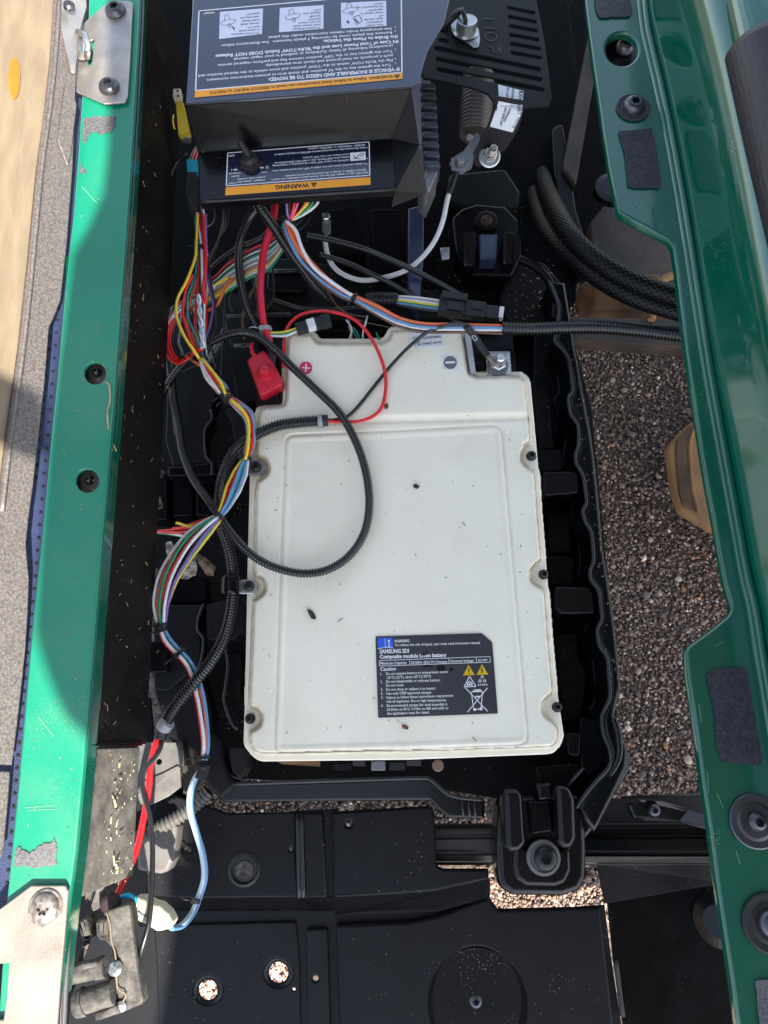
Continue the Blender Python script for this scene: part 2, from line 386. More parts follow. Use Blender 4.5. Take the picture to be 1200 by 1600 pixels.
def tie(x, y, z, dx, dy, r_px, parent, wdt=0.0035, tail=True, mat=None, head=True):
    """cable tie ring around a bundle that runs along (dx, dy) in the picture"""
    c = P(x, y, z); d = (P(x + dx, y + dy, z) - c).normalized(); r = r_px * sx(x, y, z)
    m = axis_m(c, d)
    ms = [loft([(-wdt / 2, r * .8), (-wdt / 2, r), (wdt / 2, r), (wdt / 2, r * .8)], 16, True, m)]
    side = d.cross(Vector((0, 0, 1))).normalized()
    if head:
        ms.append(box(c + side * r * .6 + Vector((0, 0, r * .8)), (wdt * 1.6, wdt * 1.4, 0.003), rot=math.atan2(d.y, d.x)))
    if tail:
        ms.append(sweep([c + side * r + Vector((0, 0, r * .8)), c + side * (r + 0.006) + Vector((0, 0, r + 0.004)), c + side * (r + 0.011) + Vector((0, 0, r + 0.003))], 0.0008, 5))
    return part('cable_tie', join(ms), mat or rubber, parent)
def text(s, a, b, z, cap, org=None, n=None, bold=0.0):
    """flat lettering whose baseline runs from pixel a to pixel b"""
    cu = bpy.data.curves.new('t', 'FONT'); cu.body = s; cu.size = 1; cu.resolution_u = 2; cu.fill_mode = 'FRONT'; cu.offset = bold
    o = bpy.data.objects.new('t', cu); me = bpy.data.meshes.new_from_object(o); bpy.data.objects.remove(o); bpy.data.curves.remove(cu)
    if len(me.vertices) == 0: return me
    X = [v.co.x for v in me.vertices]; x0, x1 = min(X), max(X)
    if org is None: A, B = P(a[0], a[1], z), P(b[0], b[1], z); n = Vector((0, 0, 1))
    else: A, B = PL(a[0], a[1], org, n), PL(b[0], b[1], org, n); n = Vector(n).normalized()
    u = (B - A); L = u.length; u.normalize(); v = n.cross(u).normalized(); k = L / (x1 - x0)
    ch = cap * ((A - CAMLOC).length) / F / 0.70 * 1.0
    for q in me.vertices:
        q.co = A + u * ((q.co.x - x0) * k) + v * (q.co.y * ch) + n * 0.00025
    return me
def seg(a, b, z, wpx, org=None, n=None, lift=0.00025):
    """a flat printed line"""
    if org is None: A, B = P(a[0], a[1], z), P(b[0], b[1], z); n = Vector((0, 0, 1))
    else: A, B = PL(a[0], a[1], org, n), PL(b[0], b[1], org, n); n = Vector(n).normalized()
    u = (B - A).normalized(); v = n.cross(u).normalized() * wpx * 0.5 * (A - CAMLOC).length / F; l_ = n * lift
    return mk([A - v + l_, B - v + l_, B + v + l_, A + v + l_], [(0, 1, 2, 3)])
def sheet(poly, z, lift, org=None, n=None):
    if org is None: q = [P(x, y, z) + Vector((0, 0, lift)) for x, y in poly]
    else: q = [PL(x, y, org, n) + Vector(n).normalized() * lift for x, y in poly]
    # wind counter-clockwise towards the viewer
    nn = Vector((0, 0, 1)) if n is None else Vector(n)
    area = sum((q[i] - q[0]).cross(q[(i + 1) % len(q)] - q[0]).dot(nn) for i in range(1, len(q) - 1))
    if area < 0: q = q[::-1]
    return mk(q, [list(range(len(q)))])
def seglist(pts, z, wpx, closed=False, **k):
    return join([seg(pts[i], pts[(i + 1) % len(pts)], z, wpx, **k) for i in range(len(pts) if closed else len(pts) - 1)])
def ring2d(cx, cy, r0, r1, z, lift, n=24):
    o = [P(cx + r1 * math.cos(2 * math.pi * i / n), cy - r1 * math.sin(2 * math.pi * i / n), z) + Vector((0, 0, lift)) for i in range(n)]
    i_ = [P(cx + r0 * math.cos(2 * math.pi * i / n), cy - r0 * math.sin(2 * math.pi * i / n), z) + Vector((0, 0, lift)) for i in range(n)]
    return mk(o + i_, [(i, (i + 1) % n, n + (i + 1) % n, n + i) for i in range(n)])

def star(r, k): return lambda a: r * (1 - k * 0.5 * (1 - math.cos(6 * a)))
def screw_meshes(Rr, h):
    """pan head with a six-lobe socket, base at z = 0"""
    rings = [(0, Rr), (h * .25, Rr), (h * .55, Rr * .93), (h * .85, Rr * .74), (h, Rr * .52), (h, star(Rr * .46, .35)), (h * .35, star(Rr * .42, .35))]
    me = loft(rings, 36); return me
def bolt(px, py, z, r_px, h, name, label, mat, washer=None, hex_=False, group=None, cat='bolt', wmat=None):
    k = sx(px, py, z); t = thing(name, label, cat, P(px, py, z), group)
    zz = 0
    if washer:
        part('washer', loft([(0, washer * k), (0.0012, washer * k), (0.0018, washer * k * .94), (0.0018, r_px * k * .7)], 32), wmat or mat, t, local=True, smooth=False); zz = 0.0018
    hd = screw_meshes(r_px * k, h); hd.transform(Matrix.Translation((0, 0, zz)))
    part('screw_head', hd, mat, t, local=True, smooth=False)
    return t
def subparts_bolt(px, py, z, r_px, h, parent, mat, washer=None, name='bolt'):
    """a screw that belongs to a thing: a part with a sub-part"""
    k = sx(px, py, z); m = Matrix.Translation(P(px, py, z))
    if washer:
        me = loft([(0, washer * k), (0.0012, washer * k), (0.0018, washer * k * .94), (0.0018, r_px * k * .7)], 32); me.transform(m)
        o = part(name, me, mat, parent); hd = screw_meshes(r_px * k, h); hd.transform(m @ Matrix.Translation((0, 0, .0018)))
        part('screw_head', hd, mat, o); return o
    hd = screw_meshes(r_px * k, h); hd.transform(m); return part(name, hd, mat, parent)
def sdf(poly, X, Y):
    """signed distance to a polygon, positive inside"""
    pts = np.array([q[:2] for q in poly], float); d = np.full(X.shape, 1e9); ins = np.zeros(X.shape, bool); n = len(pts)
    for i in range(n):
        a, b = pts[i], pts[(i + 1) % n]; e = b - a; L2 = (e ** 2).sum() + 1e-12
        t = np.clip(((X - a[0]) * e[0] + (Y - a[1]) * e[1]) / L2, 0, 1)
        d = np.minimum(d, (X - a[0] - t * e[0]) ** 2 + (Y - a[1] - t * e[1]) ** 2)
        c = ((a[1] > Y) != (b[1] > Y)) & (X < (b[0] - a[0]) * (Y - a[1]) / (b[1] - a[1] + 1e-12) + a[0]); ins ^= c
    d = np.sqrt(d); return np.where(ins, d, -d)
def ss(x, a, b):
    t = np.clip((x - a) / (b - a), 0, 1); return t * t * (3 - 2 * t)
RAYM = np.array(CR)
def Pgrid(X, Y, Z):
    d = np.stack([(X - 600) / F, (800 - Y) / F, -np.ones_like(X)], -1) @ RAYM.T
    t = (Z - H) / d[..., 2]; return np.array(tuple(CAMLOC)) + d * t[..., None]
def gridmesh(V, keep=None):
    ny, nx = V.shape[:2]; idx = np.arange(ny * nx).reshape(ny, nx)
    q = np.stack([idx[:-1, :-1], idx[1:, :-1], idx[1:, 1:], idx[:-1, 1:]], -1)
    q = q[keep] if keep is not None else q.reshape(-1, 4)
    me = bpy.data.meshes.new('g'); me.vertices.add(ny * nx); me.vertices.foreach_set('co', V.reshape(-1)); n = len(q)
    me.loops.add(n * 4); me.polygons.add(n); me.loops.foreach_set('vertex_index', q.ravel()); me.polygons.foreach_set('loop_start', np.arange(n) * 4)
    me.polygons.foreach_set('use_smooth', np.ones(n, bool)); me.update(calc_edges=True); me.validate(); return me

# ================================================================== unseen blocker added behind the camera to shape the shade
CZ = 1.35
def up_sun(px, py, z):
    p_ = P(px, py, z); t = (CZ - p_.z) / SUN.z; return p_ + SUN * t
edge = [(168, -400, .16), (168, 150, .16), (168, 225, .16), (160, 300, .16), (138, 350, .16), (112, 395, .16), (106, 440, .16), (98, 500, .16), (90, 560, .16), (80, 640, .16), (70, 740, .16), (60, 860, .16),
        (52, 985, .16), (68, 1040, .16), (92, 1095, .16), (140, 1142, .16), (180, 1157, .08), (230, 1166, 0.02), (292, 1180, -.06), (300, 1240, -.08), (292, 1380, -.08), (262, 1460, -.02), (262, 1560, -.02), (272, 1750, 0)]
pl = [up_sun(*e) for e in edge]
far = [Vector((P(272, 1750, .16).x, -.575, .16)), Vector((.1, -.59, .16)), Vector((.9, -.59, .16)), P(2300, -500, .16)]
over = [Vector((1.4, 1.0, CZ)), Vector((-.55, 1.0, CZ)), Vector((-.55, .02, CZ))]  # widens the added panel to keep sky out of floor reflections
pl += [q + SUN * ((CZ - q.z) / SUN.z) for q in far] + over
blocker = thing('canopy_roof', 'cart roof overhead that shades the battery bay', 'roof', pl[0])  # added out of view, outline shaped so its shadow lands as wanted
part('roof_panel', fill2d([(q.x, q.y) for q in pl], [], 0.02, 0.002), M('roof_plastic', (0.3, 0.29, 0.27), 0.6), blocker).data.transform(Matrix.Translation((0, 0, CZ)))

SEATA = P(117, 200, .172); SN = Vector((math.cos(math.radians(35)), 0, math.sin(math.radians(35))))
def seatp(x, y): return PL(x, y, SEATA, SN)
b0, b1, b2, b3 = seatp(-120, 530), seatp(58, 612), seatp(58, 704), seatp(-120, 640)
bar = [q + SUN * ((1.15 - q.z) / SUN.z) for q in (b0, b1, b2, b3)]
part('roof_strut', slope(bar, 0.02), MATS['roof_plastic'], blocker)  # unseen bar added to cast the dark band across the seat

# ================================================================== ground
ZG = -0.42
def ground_mat():
    m = bpy.data.materials.new('gravel_ground'); m.use_nodes = True; t = m.node_tree; n = t.nodes; l = t.links; b = n['Principled BSDF']
    tc = n.new('ShaderNodeTexCoord'); vo = n.new('ShaderNodeTexVoronoi'); vo.inputs['Scale'].default_value = 150; l.new(tc.outputs['Object'], vo.inputs[0])
    cr = n.new('ShaderNodeValToRGB'); l.new(vo.outputs['Color'], cr.inputs[0])
    cr.color_ramp.elements[0].color = (0.03, 0.022, 0.018, 1); cr.color_ramp.elements[1].color = (0.22, 0.16, 0.12, 1)
    l.new(cr.outputs[0], b.inputs['Base Color']); b.inputs['Roughness'].default_value = 0.85
    bp = n.new('ShaderNodeBump'); bp.inputs['Distance'].default_value = 0.003; bp.inputs['Strength'].default_value = 1; bp.invert = True; l.new(vo.outputs['Distance'], bp.inputs['Height']); l.new(bp.outputs[0], b.inputs['Normal'])
    return m
gme = mk([(-40, -40, ZG), (40, -40, ZG), (40, 40, ZG), (-40, 40, ZG)], [(0, 1, 2, 3)])
struct('ground', gme, ground_mat())
def stones(regions, name, pale=1.0, label='brown and grey gravel stones lying on the ground'):
    """small angular stones, each with its own colour, scattered over px regions"""
    base = []
    for k in range(6):
        import bmesh
        b = bmesh.new(); bmesh.ops.create_icosphere(b, subdivisions=1, radius=1)
        v = np.array([tuple(q.co) for q in b.verts]); v *= NR.uniform(0.72, 1.12, (len(v), 1)); v *= np.array([1, NR.uniform(.65, 1), NR.uniform(.5, .8)])
        f = np.array([[q.index for q in fc.verts] for fc in b.faces]); b.free(); base.append((v, f))
    pts = []
    for (x0, y0, x1, y1, n) in regions:
        for _ in range(n):
            q = P(R.uniform(x0, x1), R.uniform(y0, y1), ZG); pts.append((q.x, q.y))
    pts = np.array(pts); n = len(pts); size = np.exp(NR.normal(-6.12, 0.36, n)) * 1.0; size = np.clip(size, 0.0011, 0.0065)
    big = NR.rand(n) < 0.012; size[big] *= 1.7
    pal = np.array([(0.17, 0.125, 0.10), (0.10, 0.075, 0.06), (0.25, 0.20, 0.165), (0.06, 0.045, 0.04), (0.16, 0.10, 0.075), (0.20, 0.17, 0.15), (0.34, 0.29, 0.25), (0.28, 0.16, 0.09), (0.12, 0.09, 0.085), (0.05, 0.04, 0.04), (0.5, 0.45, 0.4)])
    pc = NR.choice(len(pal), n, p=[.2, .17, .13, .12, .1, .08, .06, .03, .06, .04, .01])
    VV, FF, CC = [], [], []; off = 0
    for k, (v, f) in enumerate(base):
        sel = np.where(np.arange(n) % 6 == k)[0]; m = len(sel); a = NR.uniform(0, 6.28, m); tl = NR.uniform(-.5, .5, m)
        ca, sa, ct, st = np.cos(a), np.sin(a), np.cos(tl), np.sin(tl)
        w_ = v[None] * size[sel][:, None, None]
        x, y, z = w_[..., 0], w_[..., 1], w_[..., 2]; y2 = y * ct[:, None] - z * st[:, None]; z2 = y * st[:, None] + z * ct[:, None]
        X = x * ca[:, None] - y2 * sa[:, None] + pts[sel][:, 0:1]; Y = x * sa[:, None] + y2 * ca[:, None] + pts[sel][:, 1:2]
        Z = z2 + ZG + size[sel][:, None] * .35 + NR.uniform(0, .003, m)[:, None]
        VV.append(np.stack([X, Y, Z], -1).reshape(-1, 3)); FF.append((f[None] + (np.arange(m) * len(v))[:, None, None] + off).reshape(-1, 3)); off += m * len(v)
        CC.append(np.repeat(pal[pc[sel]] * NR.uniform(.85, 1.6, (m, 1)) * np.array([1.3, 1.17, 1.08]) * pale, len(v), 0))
    V = np.concatenate(VV); Fc = np.concatenate(FF); Cc = np.concatenate(CC)
    me = bpy.data.meshes.new('g'); me.vertices.add(len(V)); me.vertices.foreach_set('co', V.ravel()); nf = len(Fc)
    me.loops.add(nf * 3); me.polygons.add(nf); me.loops.foreach_set('vertex_index', Fc.ravel()); me.polygons.foreach_set('loop_start', np.arange(nf) * 3); me.update(calc_edges=True)
    at_ = me.color_attributes.new('stone', 'FLOAT_COLOR', 'POINT'); at_.data.foreach_set('color', np.concatenate([Cc, np.ones((len(Cc), 1))], 1).ravel())
    m = bpy.data.materials.new('gravel_stone'); m.use_nodes = True; t = m.node_tree; a = t.nodes.new('ShaderNodeVertexColor'); a.layer_name = 'stone'
    t.links.new(a.outputs[0], t.nodes['Principled BSDF'].inputs[0]); t.nodes['Principled BSDF'].inputs['Roughness'].default_value = 0.62
    o = part(name, me, m); tag(o, label, 'gravel', kind='stuff')
stones([(850, 420, 1180, 1290, 26000), (290, 1190, 760, 1300, 5200), (740, 1340, 1010, 1440, 3500), (700, 60, 960, 420, 900)], 'gravel')
stones([(270, 1480, 480, 1580, 2600), (560, 1380, 620, 1420, 500)], 'pale_gravel', 2.4, 'pale tan gravel seen through the floor panel drain holes')  # stone colours scaled up here to paint in sunlight on the ground

# ================================================================== left: tipped seat
seat = thing('tipped_seat', 'tipped up seat base with plywood board and speckled grey frame along the left edge', 'seat', seatp(40, 1300))
wl = [(92, -60), (88, 0), (82, 85), (73, 170), (60, 265), (47, 400), (32, 540), (10, 700), (-2, 800), (-60, 1100), (-700, 1100), (-700, -60)]
part('plywood_board', plate_on(wl, SEATA, SN, (0, 1, 0), 0.014, 0.001, back=-0.004), woodm, seat)
fr = [(130, -60), (122, 60), (118, 150), (114, 260), (105, 380), (95, 470), (84, 497), (77, 512), (70, 600), (60, 690), (52, 760), (45, 812), (41, 850), (44, 885), (46, 905), (44, 960), (40, 1020), (28, 1130), (19, 1196), (-60, 1190), (-60, 820), (-2, 795), (10, 700), (32, 540), (47, 400), (60, 265), (80, 100), (86, 0), (90, -60)]
part('seat_frame', plate_on(fr, SEATA, SN, (0, 1, 0), 0.006, 0.0012), steeld, seat)
lip = [(2 + x, y) for x, y in [(88, 0), (82, 85), (73, 170), (60, 265), (47, 400), (32, 540), (10, 700), (-2, 800)]]
part('frame_lip', sweep(smooth_path([PL(x + 3, y, SEATA + SN * .002, SN) for x, y in lip], .01)[0], 0.0022, 8), steeld, seat)
part('lower_frame', plate_on([(17, 1205), (14, 1250), (6, 1335), (-4, 1350), (-90, 1350), (-90, 1203)], SEATA, SN, (0, 1, 0), 0.006, 0.0015, r=4), steeld, seat)
eo = [(15.5 + (x - 25) * 1.0 + 10, y) for x, y in circ(25, 120, 8.5, 20, 33)]
part('foam_plug', plate_on([(x + 0, y) for x, y in circ(25, 120, 9, 24, 33)], SEATA, SN, (0, 1, 0), 0.004, 0.0006, back=-0.0022), orangef, seat)
# folded stiffener on the frame
part('frame_stiffener', plate_on([(100, 132), (108, 134), (118, 165), (108, 250), (104, 262), (88, 222), (90, 210)], SEATA, SN, (0, 1, 0), 0.003, 0.0012, back=0.003, r=3), steeld, seat)
vin = [(126, -60), (122, 100), (116, 250), (104, 400), (92, 520), (80, 640), (70, 760), (58, 900), (44, 1040), (30, 1180), (16, 1320), (6, 1440), (-60, 1440), (-60, 700), (-10, 560), (60, 380), (90, 100), (96, -60)]
vin = [(x + 14, y) for x, y in vin]
vp = plate(vin, .145, .006, .002); part('vinyl_cover', vp, vinyl, seat)
st = []
for side, x0 in ((0, (100, 410)), (1, (80, 505))):
    y = 400 if side == 0 else 505
    while y < (1400 if side == 0 else 760):
        yy = y; xe = np.interp(yy, [400, 520, 640, 760, 900, 1040, 1180, 1320, 1420], [101, 92, 82, 71, 59, 45, 32, 20, 12]) - 4 - (0 if side == 0 else np.interp(yy, [505, 600, 760], [10, 14, 14]))
        st.append(loft([(0, .0018), (.0009, .0013)], 8, True, Matrix.Translation(P(xe, yy, .1452)))); y += 20
part('stitching', join(st), rubber, seat)

# hinge arm (steel link) on the seat, upper left
arm = [(86, -40), (132, -40), (136, 10), (128, 38), (122, 62), (120, 92), (118, 115), (112, 112), (101, 70), (92, 30), (88, 8)]
ha = thing('hinge_arm', 'worn bare steel hinge arm above the slotted hinge plate, top left', 'hinge', P(110, 100, .19))
part('arm_plate', plate_on(arm, SEATA + SN * .008, (SN + Vector((0, 0, .35))).normalized(), (0, 1, 0), 0.003, 0.001, r=4), steel, ha)
part('pin', loft([(0, .006), (.004, .006), (.006, .004)], 20, True, axis_m(P(108, 12, .2), (.4, 0, 1))), boltm, ha)
part('knuckle', sweep([P(122, 50, .186), P(133, 56, .19), P(138, 72, .187), P(136, 90, .175)], 0.0035, 12), zinc, ha)
part('barrel', loft([(-.014, .006), (.014, .006)], 24, True, axis_m(P(127, 72, .178), (0, 1, 0))), zinc, ha, smooth=False)

# ================================================================== left green rail
rail_l = [(140, -60), (137, 60), (128, 150), (122, 240), (114, 340), (107, 400), (99, 480), (92, 560), (84, 640), (76, 720), (69, 800), (61, 880), (52, 960), (44, 1050), (36, 1140), (28, 1230), (19, 1320), (11, 1400), (-6, 1640),
          (84, 1640), (90, 1560), (103, 1440), (118, 1330), (130, 1200), (137, 1110), (146, 1000), (157, 870), (166, 760), (177, 630), (186, 510), (194, 400), (202, 290), (209, 170), (216, 50), (220, -60)]
gl = thing('green_rail', 'long green painted seat rail left of the bay, half in sun', 'rail', P(120, 800, .1))
hl = [circ(148, 583, 17), circ(136, 751, 18)]
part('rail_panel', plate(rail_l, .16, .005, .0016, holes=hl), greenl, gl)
inn = [(x, y) for x, y in rail_l if y in (1560, 1440, 1330, 1200, 1110, 1000, 870, 760, 630, 510, 400, 290, 170, 50)]
inn = [(82, 1660)] + inn + [(220, -60)]
fl = []
for i in range(len(inn) - 1):
    a, b = P(*inn[i], .157), P(*inn[i + 1], .157); o = Vector((.0025, 0, 0))
    fl.append(slope([a + o, b + o, b - o, a - o], .02))
part('rail_flange', join(fl), greenm, gl)
part('edge_trim', sweep(smooth_path([P(x + 5, y, .150) for x, y in inn], .01)[0], .0023, 8), M('grey_trim_rubber', (.10, .09, .10), .4), gl)
def patch(poly, z, name, mat, parent, seed, amp=1.6, t=.0012):
    rr = random.Random(seed); out = []
    n = len(poly)
    for i in range(n):
        a, b = poly[i], poly[(i + 1) % n]; L = math.hypot(b[0] - a[0], b[1] - a[1]); k = max(1, int(L / 4))
        for j in range(k):
            f = j / k; out.append((a[0] + (b[0] - a[0]) * f + rr.uniform(-amp, amp) * (j > 0), a[1] + (b[1] - a[1]) * f + rr.uniform(-amp, amp) * (j > 0)))
    return part(name, plate(out, z + t, t, .0001), mat, parent)
patch([(130, 185), (150, 182), (181, 182), (180, 195), (174, 207), (168, 204), (156, 211), (149, 205), (141, 207), (133, 222), (129, 222), (129, 202)], .16, 'adhesive_patch', velcro, gl, 1)
patch([(126, 252), (130, 262), (136, 266), (132, 270), (124, 270)], .16, 'adhesive_patch', velcro, gl, 2, .8)
patch([(24, 1329), (28, 1323), (46, 1334), (60, 1322), (82, 1315), (84, 1309), (88, 1318), (87, 1352), (60, 1355), (22, 1354)], .16, 'adhesive_patch', velcro, gl, 3, 1.8)
for (x0, y0, x1, y1) in ((128, 292, 152, 318), (98, 700, 104, 716), (150, 520, 158, 512), (60, 1120, 84, 1150), (112, 1010, 120, 1032), (40, 1262, 84, 1258), (44, 1266, 90, 1264)):
    part('scratch', seg((x0, y0), (x1, y1), .1602, .9), M('scratch_green', (.16, .36, .22), .6), gl)
# recessed screws of the rail
for (x, y, lb) in ((148, 583, 'upper'), (136, 751, 'lower')):
    t = thing('rail_screw', 'recessed dark screw in the left green rail, %s of the two' % lb, 'screw', P(x, y, .146), 'recessed screws in the left rail')
    k = sx(x, y, .15)
    part('cup', loft([(-.002, 22 * k), (-.001, 22 * k), (-.001, 8 * k)], 28, True), M('recess_cup', (.13, .11, .10), .5), t, local=True)
    hd = screw_meshes(7.5 * k, .006); hd.transform(Matrix.Translation((4 * k, 0, 0))); part('screw_head', hd, boltm, t, local=True, smooth=False)

# hinge plates
hp = thing('upper_hinge_plate', 'slotted dusty steel hinge plate with two dark screws, top left', 'hinge plate', P(160, 90, .163))
part('plate', plate([(119, 143), (119, 110), (121, 85), (128, 38), (160, 10), (178, 0), (203, 1), (207, 5), (203, 90), (199, 150), (195, 159), (163, 162)], .1655, .003, .0008, holes=[[(139, 63), (147.5, 61), (143, 102), (137, 101)]], r=3), steel, hp)
for (x, y) in ((181, 18), (171, 137)): subparts_bolt(x, y, .1655, 16, .008, hp, boltm, name='bolt')
part('curled_tab', loft([(-.013, .0065), (.013, .0065)], 24, True, axis_m(P(129, 73, .165), (0, 1, 0))), zinc, hp, smooth=False)
lp = thing('lower_hinge_plate', 'dusty sunlit steel hinge plate with one round bolt, bottom left', 'hinge plate', P(50, 1500, .163))
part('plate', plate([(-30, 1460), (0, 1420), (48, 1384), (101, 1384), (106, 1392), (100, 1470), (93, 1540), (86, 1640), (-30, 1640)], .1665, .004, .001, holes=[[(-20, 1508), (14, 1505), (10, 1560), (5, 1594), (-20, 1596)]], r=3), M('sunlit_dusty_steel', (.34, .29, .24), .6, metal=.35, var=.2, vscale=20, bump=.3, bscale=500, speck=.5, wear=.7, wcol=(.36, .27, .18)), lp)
subparts_bolt(72, 1418, .1665, 22, .005, lp, M('worn_bolt', (.38, .33, .28), .45, metal=.6, var=.3, vscale=200, bump=.4), washer=27, name='bolt')

# ================================================================== left inner wall of the bay
wall_top = [(220, -60), (216, 50), (209, 170), (202, 290), (194, 400), (186, 510), (177, 630), (166, 760), (157, 870), (146, 1000), (137, 1110), (130, 1200)]
wt = [P(x + 4, y, .145) for x, y in wall_top]
def wallband(top, z0, z1, dx=0.004, t=.003):
    ms = []
    for i in range(len(top) - 1):
        a, b = top[i].copy(), top[i + 1].copy(); a.z = b.z = z0; a2, b2 = a + Vector((dx, 0, z1 - z0)), b + Vector((dx, 0, z1 - z0))
        ms.append(slope([a, b, b2, a2], t, (-1, 0, 0)))
    return join(ms)
xa = np.mean([q.x for q in wt]); ya, yb = wt[0].y, P(112, 1420, .145).y
wl_ = thing('bay_side_wall', 'dark dusty plastic side panel hanging below the left green rail', 'panel', (xa, (ya + yb) / 2, -.12))
A_, B_ = Vector((wt[-1].x, yb - .15, 0)), Vector((wt[0].x, ya, 0))
WX = lambda y: A_.x + (B_.x - A_.x) * (y - A_.y) / (B_.y - A_.y)
YS = P(140, 1165, .1).y      # shadow edge: below it the wall colour is brightened for the sun
def wq(y0, y1, z0, z1, dx0=0.0, dx1=.006, t=.004): return slope([(WX(y0) + dx0, y0, z0), (WX(y1) + dx0, y1, z0), (WX(y1) + dx1, y1, z1), (WX(y0) + dx1, y0, z1)], t, (-1, 0, 0))
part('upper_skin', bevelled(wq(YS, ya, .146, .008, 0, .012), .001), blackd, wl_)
wallsun = M('sunlit_dusty_plastic', (.15, .135, .115), .75, var=.3, vscale=50, bump=.6, speck=.8, sscale=420, scol=(.55, .45, .28), wear=.8, wcol=(.30, .265, .21))  # dusty wall plastic with sunlight painted into its lighter colour
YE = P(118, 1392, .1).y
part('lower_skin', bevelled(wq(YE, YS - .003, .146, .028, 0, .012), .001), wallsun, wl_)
part('seam_strip', box((WX(YS) + .007, YS, .08), (.010, .003, .12)), black, wl_)
for (x0, y0, x1, y1) in ((205, 335, 200, 395), (157, 1025, 152, 1110)):
    n_ = Vector((1, 0, .1)); a, b = PL(x0, y0, Vector((WX(P(x0, y0, .1).y) + .006, 0, .1)), n_), PL(x1, y1, Vector((WX(P(x1, y1, .1).y) + .006, 0, .1)), n_)
    part('clip_strip', sweep([a, a.lerp(b, .5), b], .0028, 8), M('grey_trim_rubber', (.1, .09, .1), .4), wl_)
for (a, b, lb) in (((193, 1176, .06), (160, 1298, .06), 'thin'),):
    pass

# ================================================================== tray (black moulded battery tray)
tray = thing('battery_tray', 'black moulded plastic tray with wavy rim around the white battery', 'tray', P(620, 900, -.14))
floorz = -.15
tf = plate([(240, 500), (300, 470), (500, 440), (880, 470), (925, 640), (950, 900), (965, 1130), (905, 1240), (860, 1262), (700, 1235), (350, 1215), (300, 1200), (255, 1140), (240, 900)], floorz, .006, .001)
part('tray_floor', tf, blackd, tray)
inner = [(858, 440), (872, 480), (868, 520), (867, 534), (880, 548), (888, 562), (892, 590), (894, 611), (888, 621), (889, 635), (892, 648), (902, 663), (904, 680), (903, 698), (899, 709), (899, 718), (901, 726), (911, 744), (914, 765), (916, 786), (910, 798), (912, 808), (915, 817), (923, 830), (926, 850), (927, 877), (922, 890), (922, 900), (924, 908), (935, 923), (938, 945), (940, 967), (933, 983), (934, 996), (937, 1010), (948, 1027), (951, 1055), (953, 1087), (946, 1105), (940, 1120), (943, 1147), (953, 1173), (952, 1197), (930, 1222), (913, 1243), (900, 1262)]
outer = [(884, 440), (890, 480), (894, 510), (902, 555), (909, 590), (915, 625), (924, 670), (930, 712), (937, 780), (944, 860), (951, 900), (957, 940), (965, 1000), (972, 1073), (964, 1105), (960, 1127), (975, 1150), (983, 1173), (981, 1200), (962, 1240), (943, 1277), (930, 1300)]
rim = outer + inner[::-1]
zr = -.045
part('rim', plate(rim, zr, .018, .0055, bseg=4), blackg, tray)
part('inner_step', plate([(x - 4, y) for x, y in inner[3:-2]] + [(x - 20 - (y % 7), y) for x, y in inner[3:-2][::-1]], -.095, .03, .004, bseg=3), black, tray)
# rim's worn raised bead and the wall under it
part('rim_bead', sweep(smooth_path([P(x, y, zr + .0005) for x, y in inner], .003)[0], .0022, 8), M('worn_plastic_edge', (.022, .021, .023), .3, bump=.2), tray)
ms = []
for i in range(len(inner) - 1):
    a, b = P(*inner[i], zr - .003), P(*inner[i + 1], zr - .003); o = Vector((-.006, 0, floorz - zr)); ms.append(slope([a, b, b + o, a + o], .003, (1, 0, 0)))
part('rim_wall', join(ms), black, tray)
for k, (poly, z) in enumerate([
    ([(835, 512), (868, 500), (880, 560), (884, 640), (868, 690), (840, 700), (832, 640)], -.10),
    ([(828, 595), (850, 596), (862, 620), (864, 660), (866, 690), (870, 700), (842, 703)], -.07),
    ([(838, 702), (878, 702), (880, 735), (842, 740)], -.06),
    ([(848, 737), (899, 736), (904, 742), (905, 770), (852, 774)], -.048),
    ([(855, 805), (888, 806), (892, 835), (895, 862), (858, 866)], -.10),
    ([(855, 868), (898, 870), (896, 912), (864, 914)], -.075),
    ([(868, 916), (920, 918), (927, 926), (930, 958), (876, 959), (869, 950)], -.048),
    ([(868, 990), (900, 988), (905, 1030), (916, 1050), (915, 1090), (905, 1120), (880, 1130)], -.11),
    ([(885, 1145), (908, 1146), (906, 1182), (888, 1180)], -.05),
    ([(835, 1198), (890, 1192), (914, 1196), (885, 1228), (845, 1226)], -.07),
    ([(905, 1120), (945, 1128), (948, 1190), (925, 1215), (908, 1200)], -.07)]):
    part('tray_pad', plate(poly, z, .03, .002, r=5), (blackg if k in (3, 6) else blackd if k in (4, 7) else black), tray)
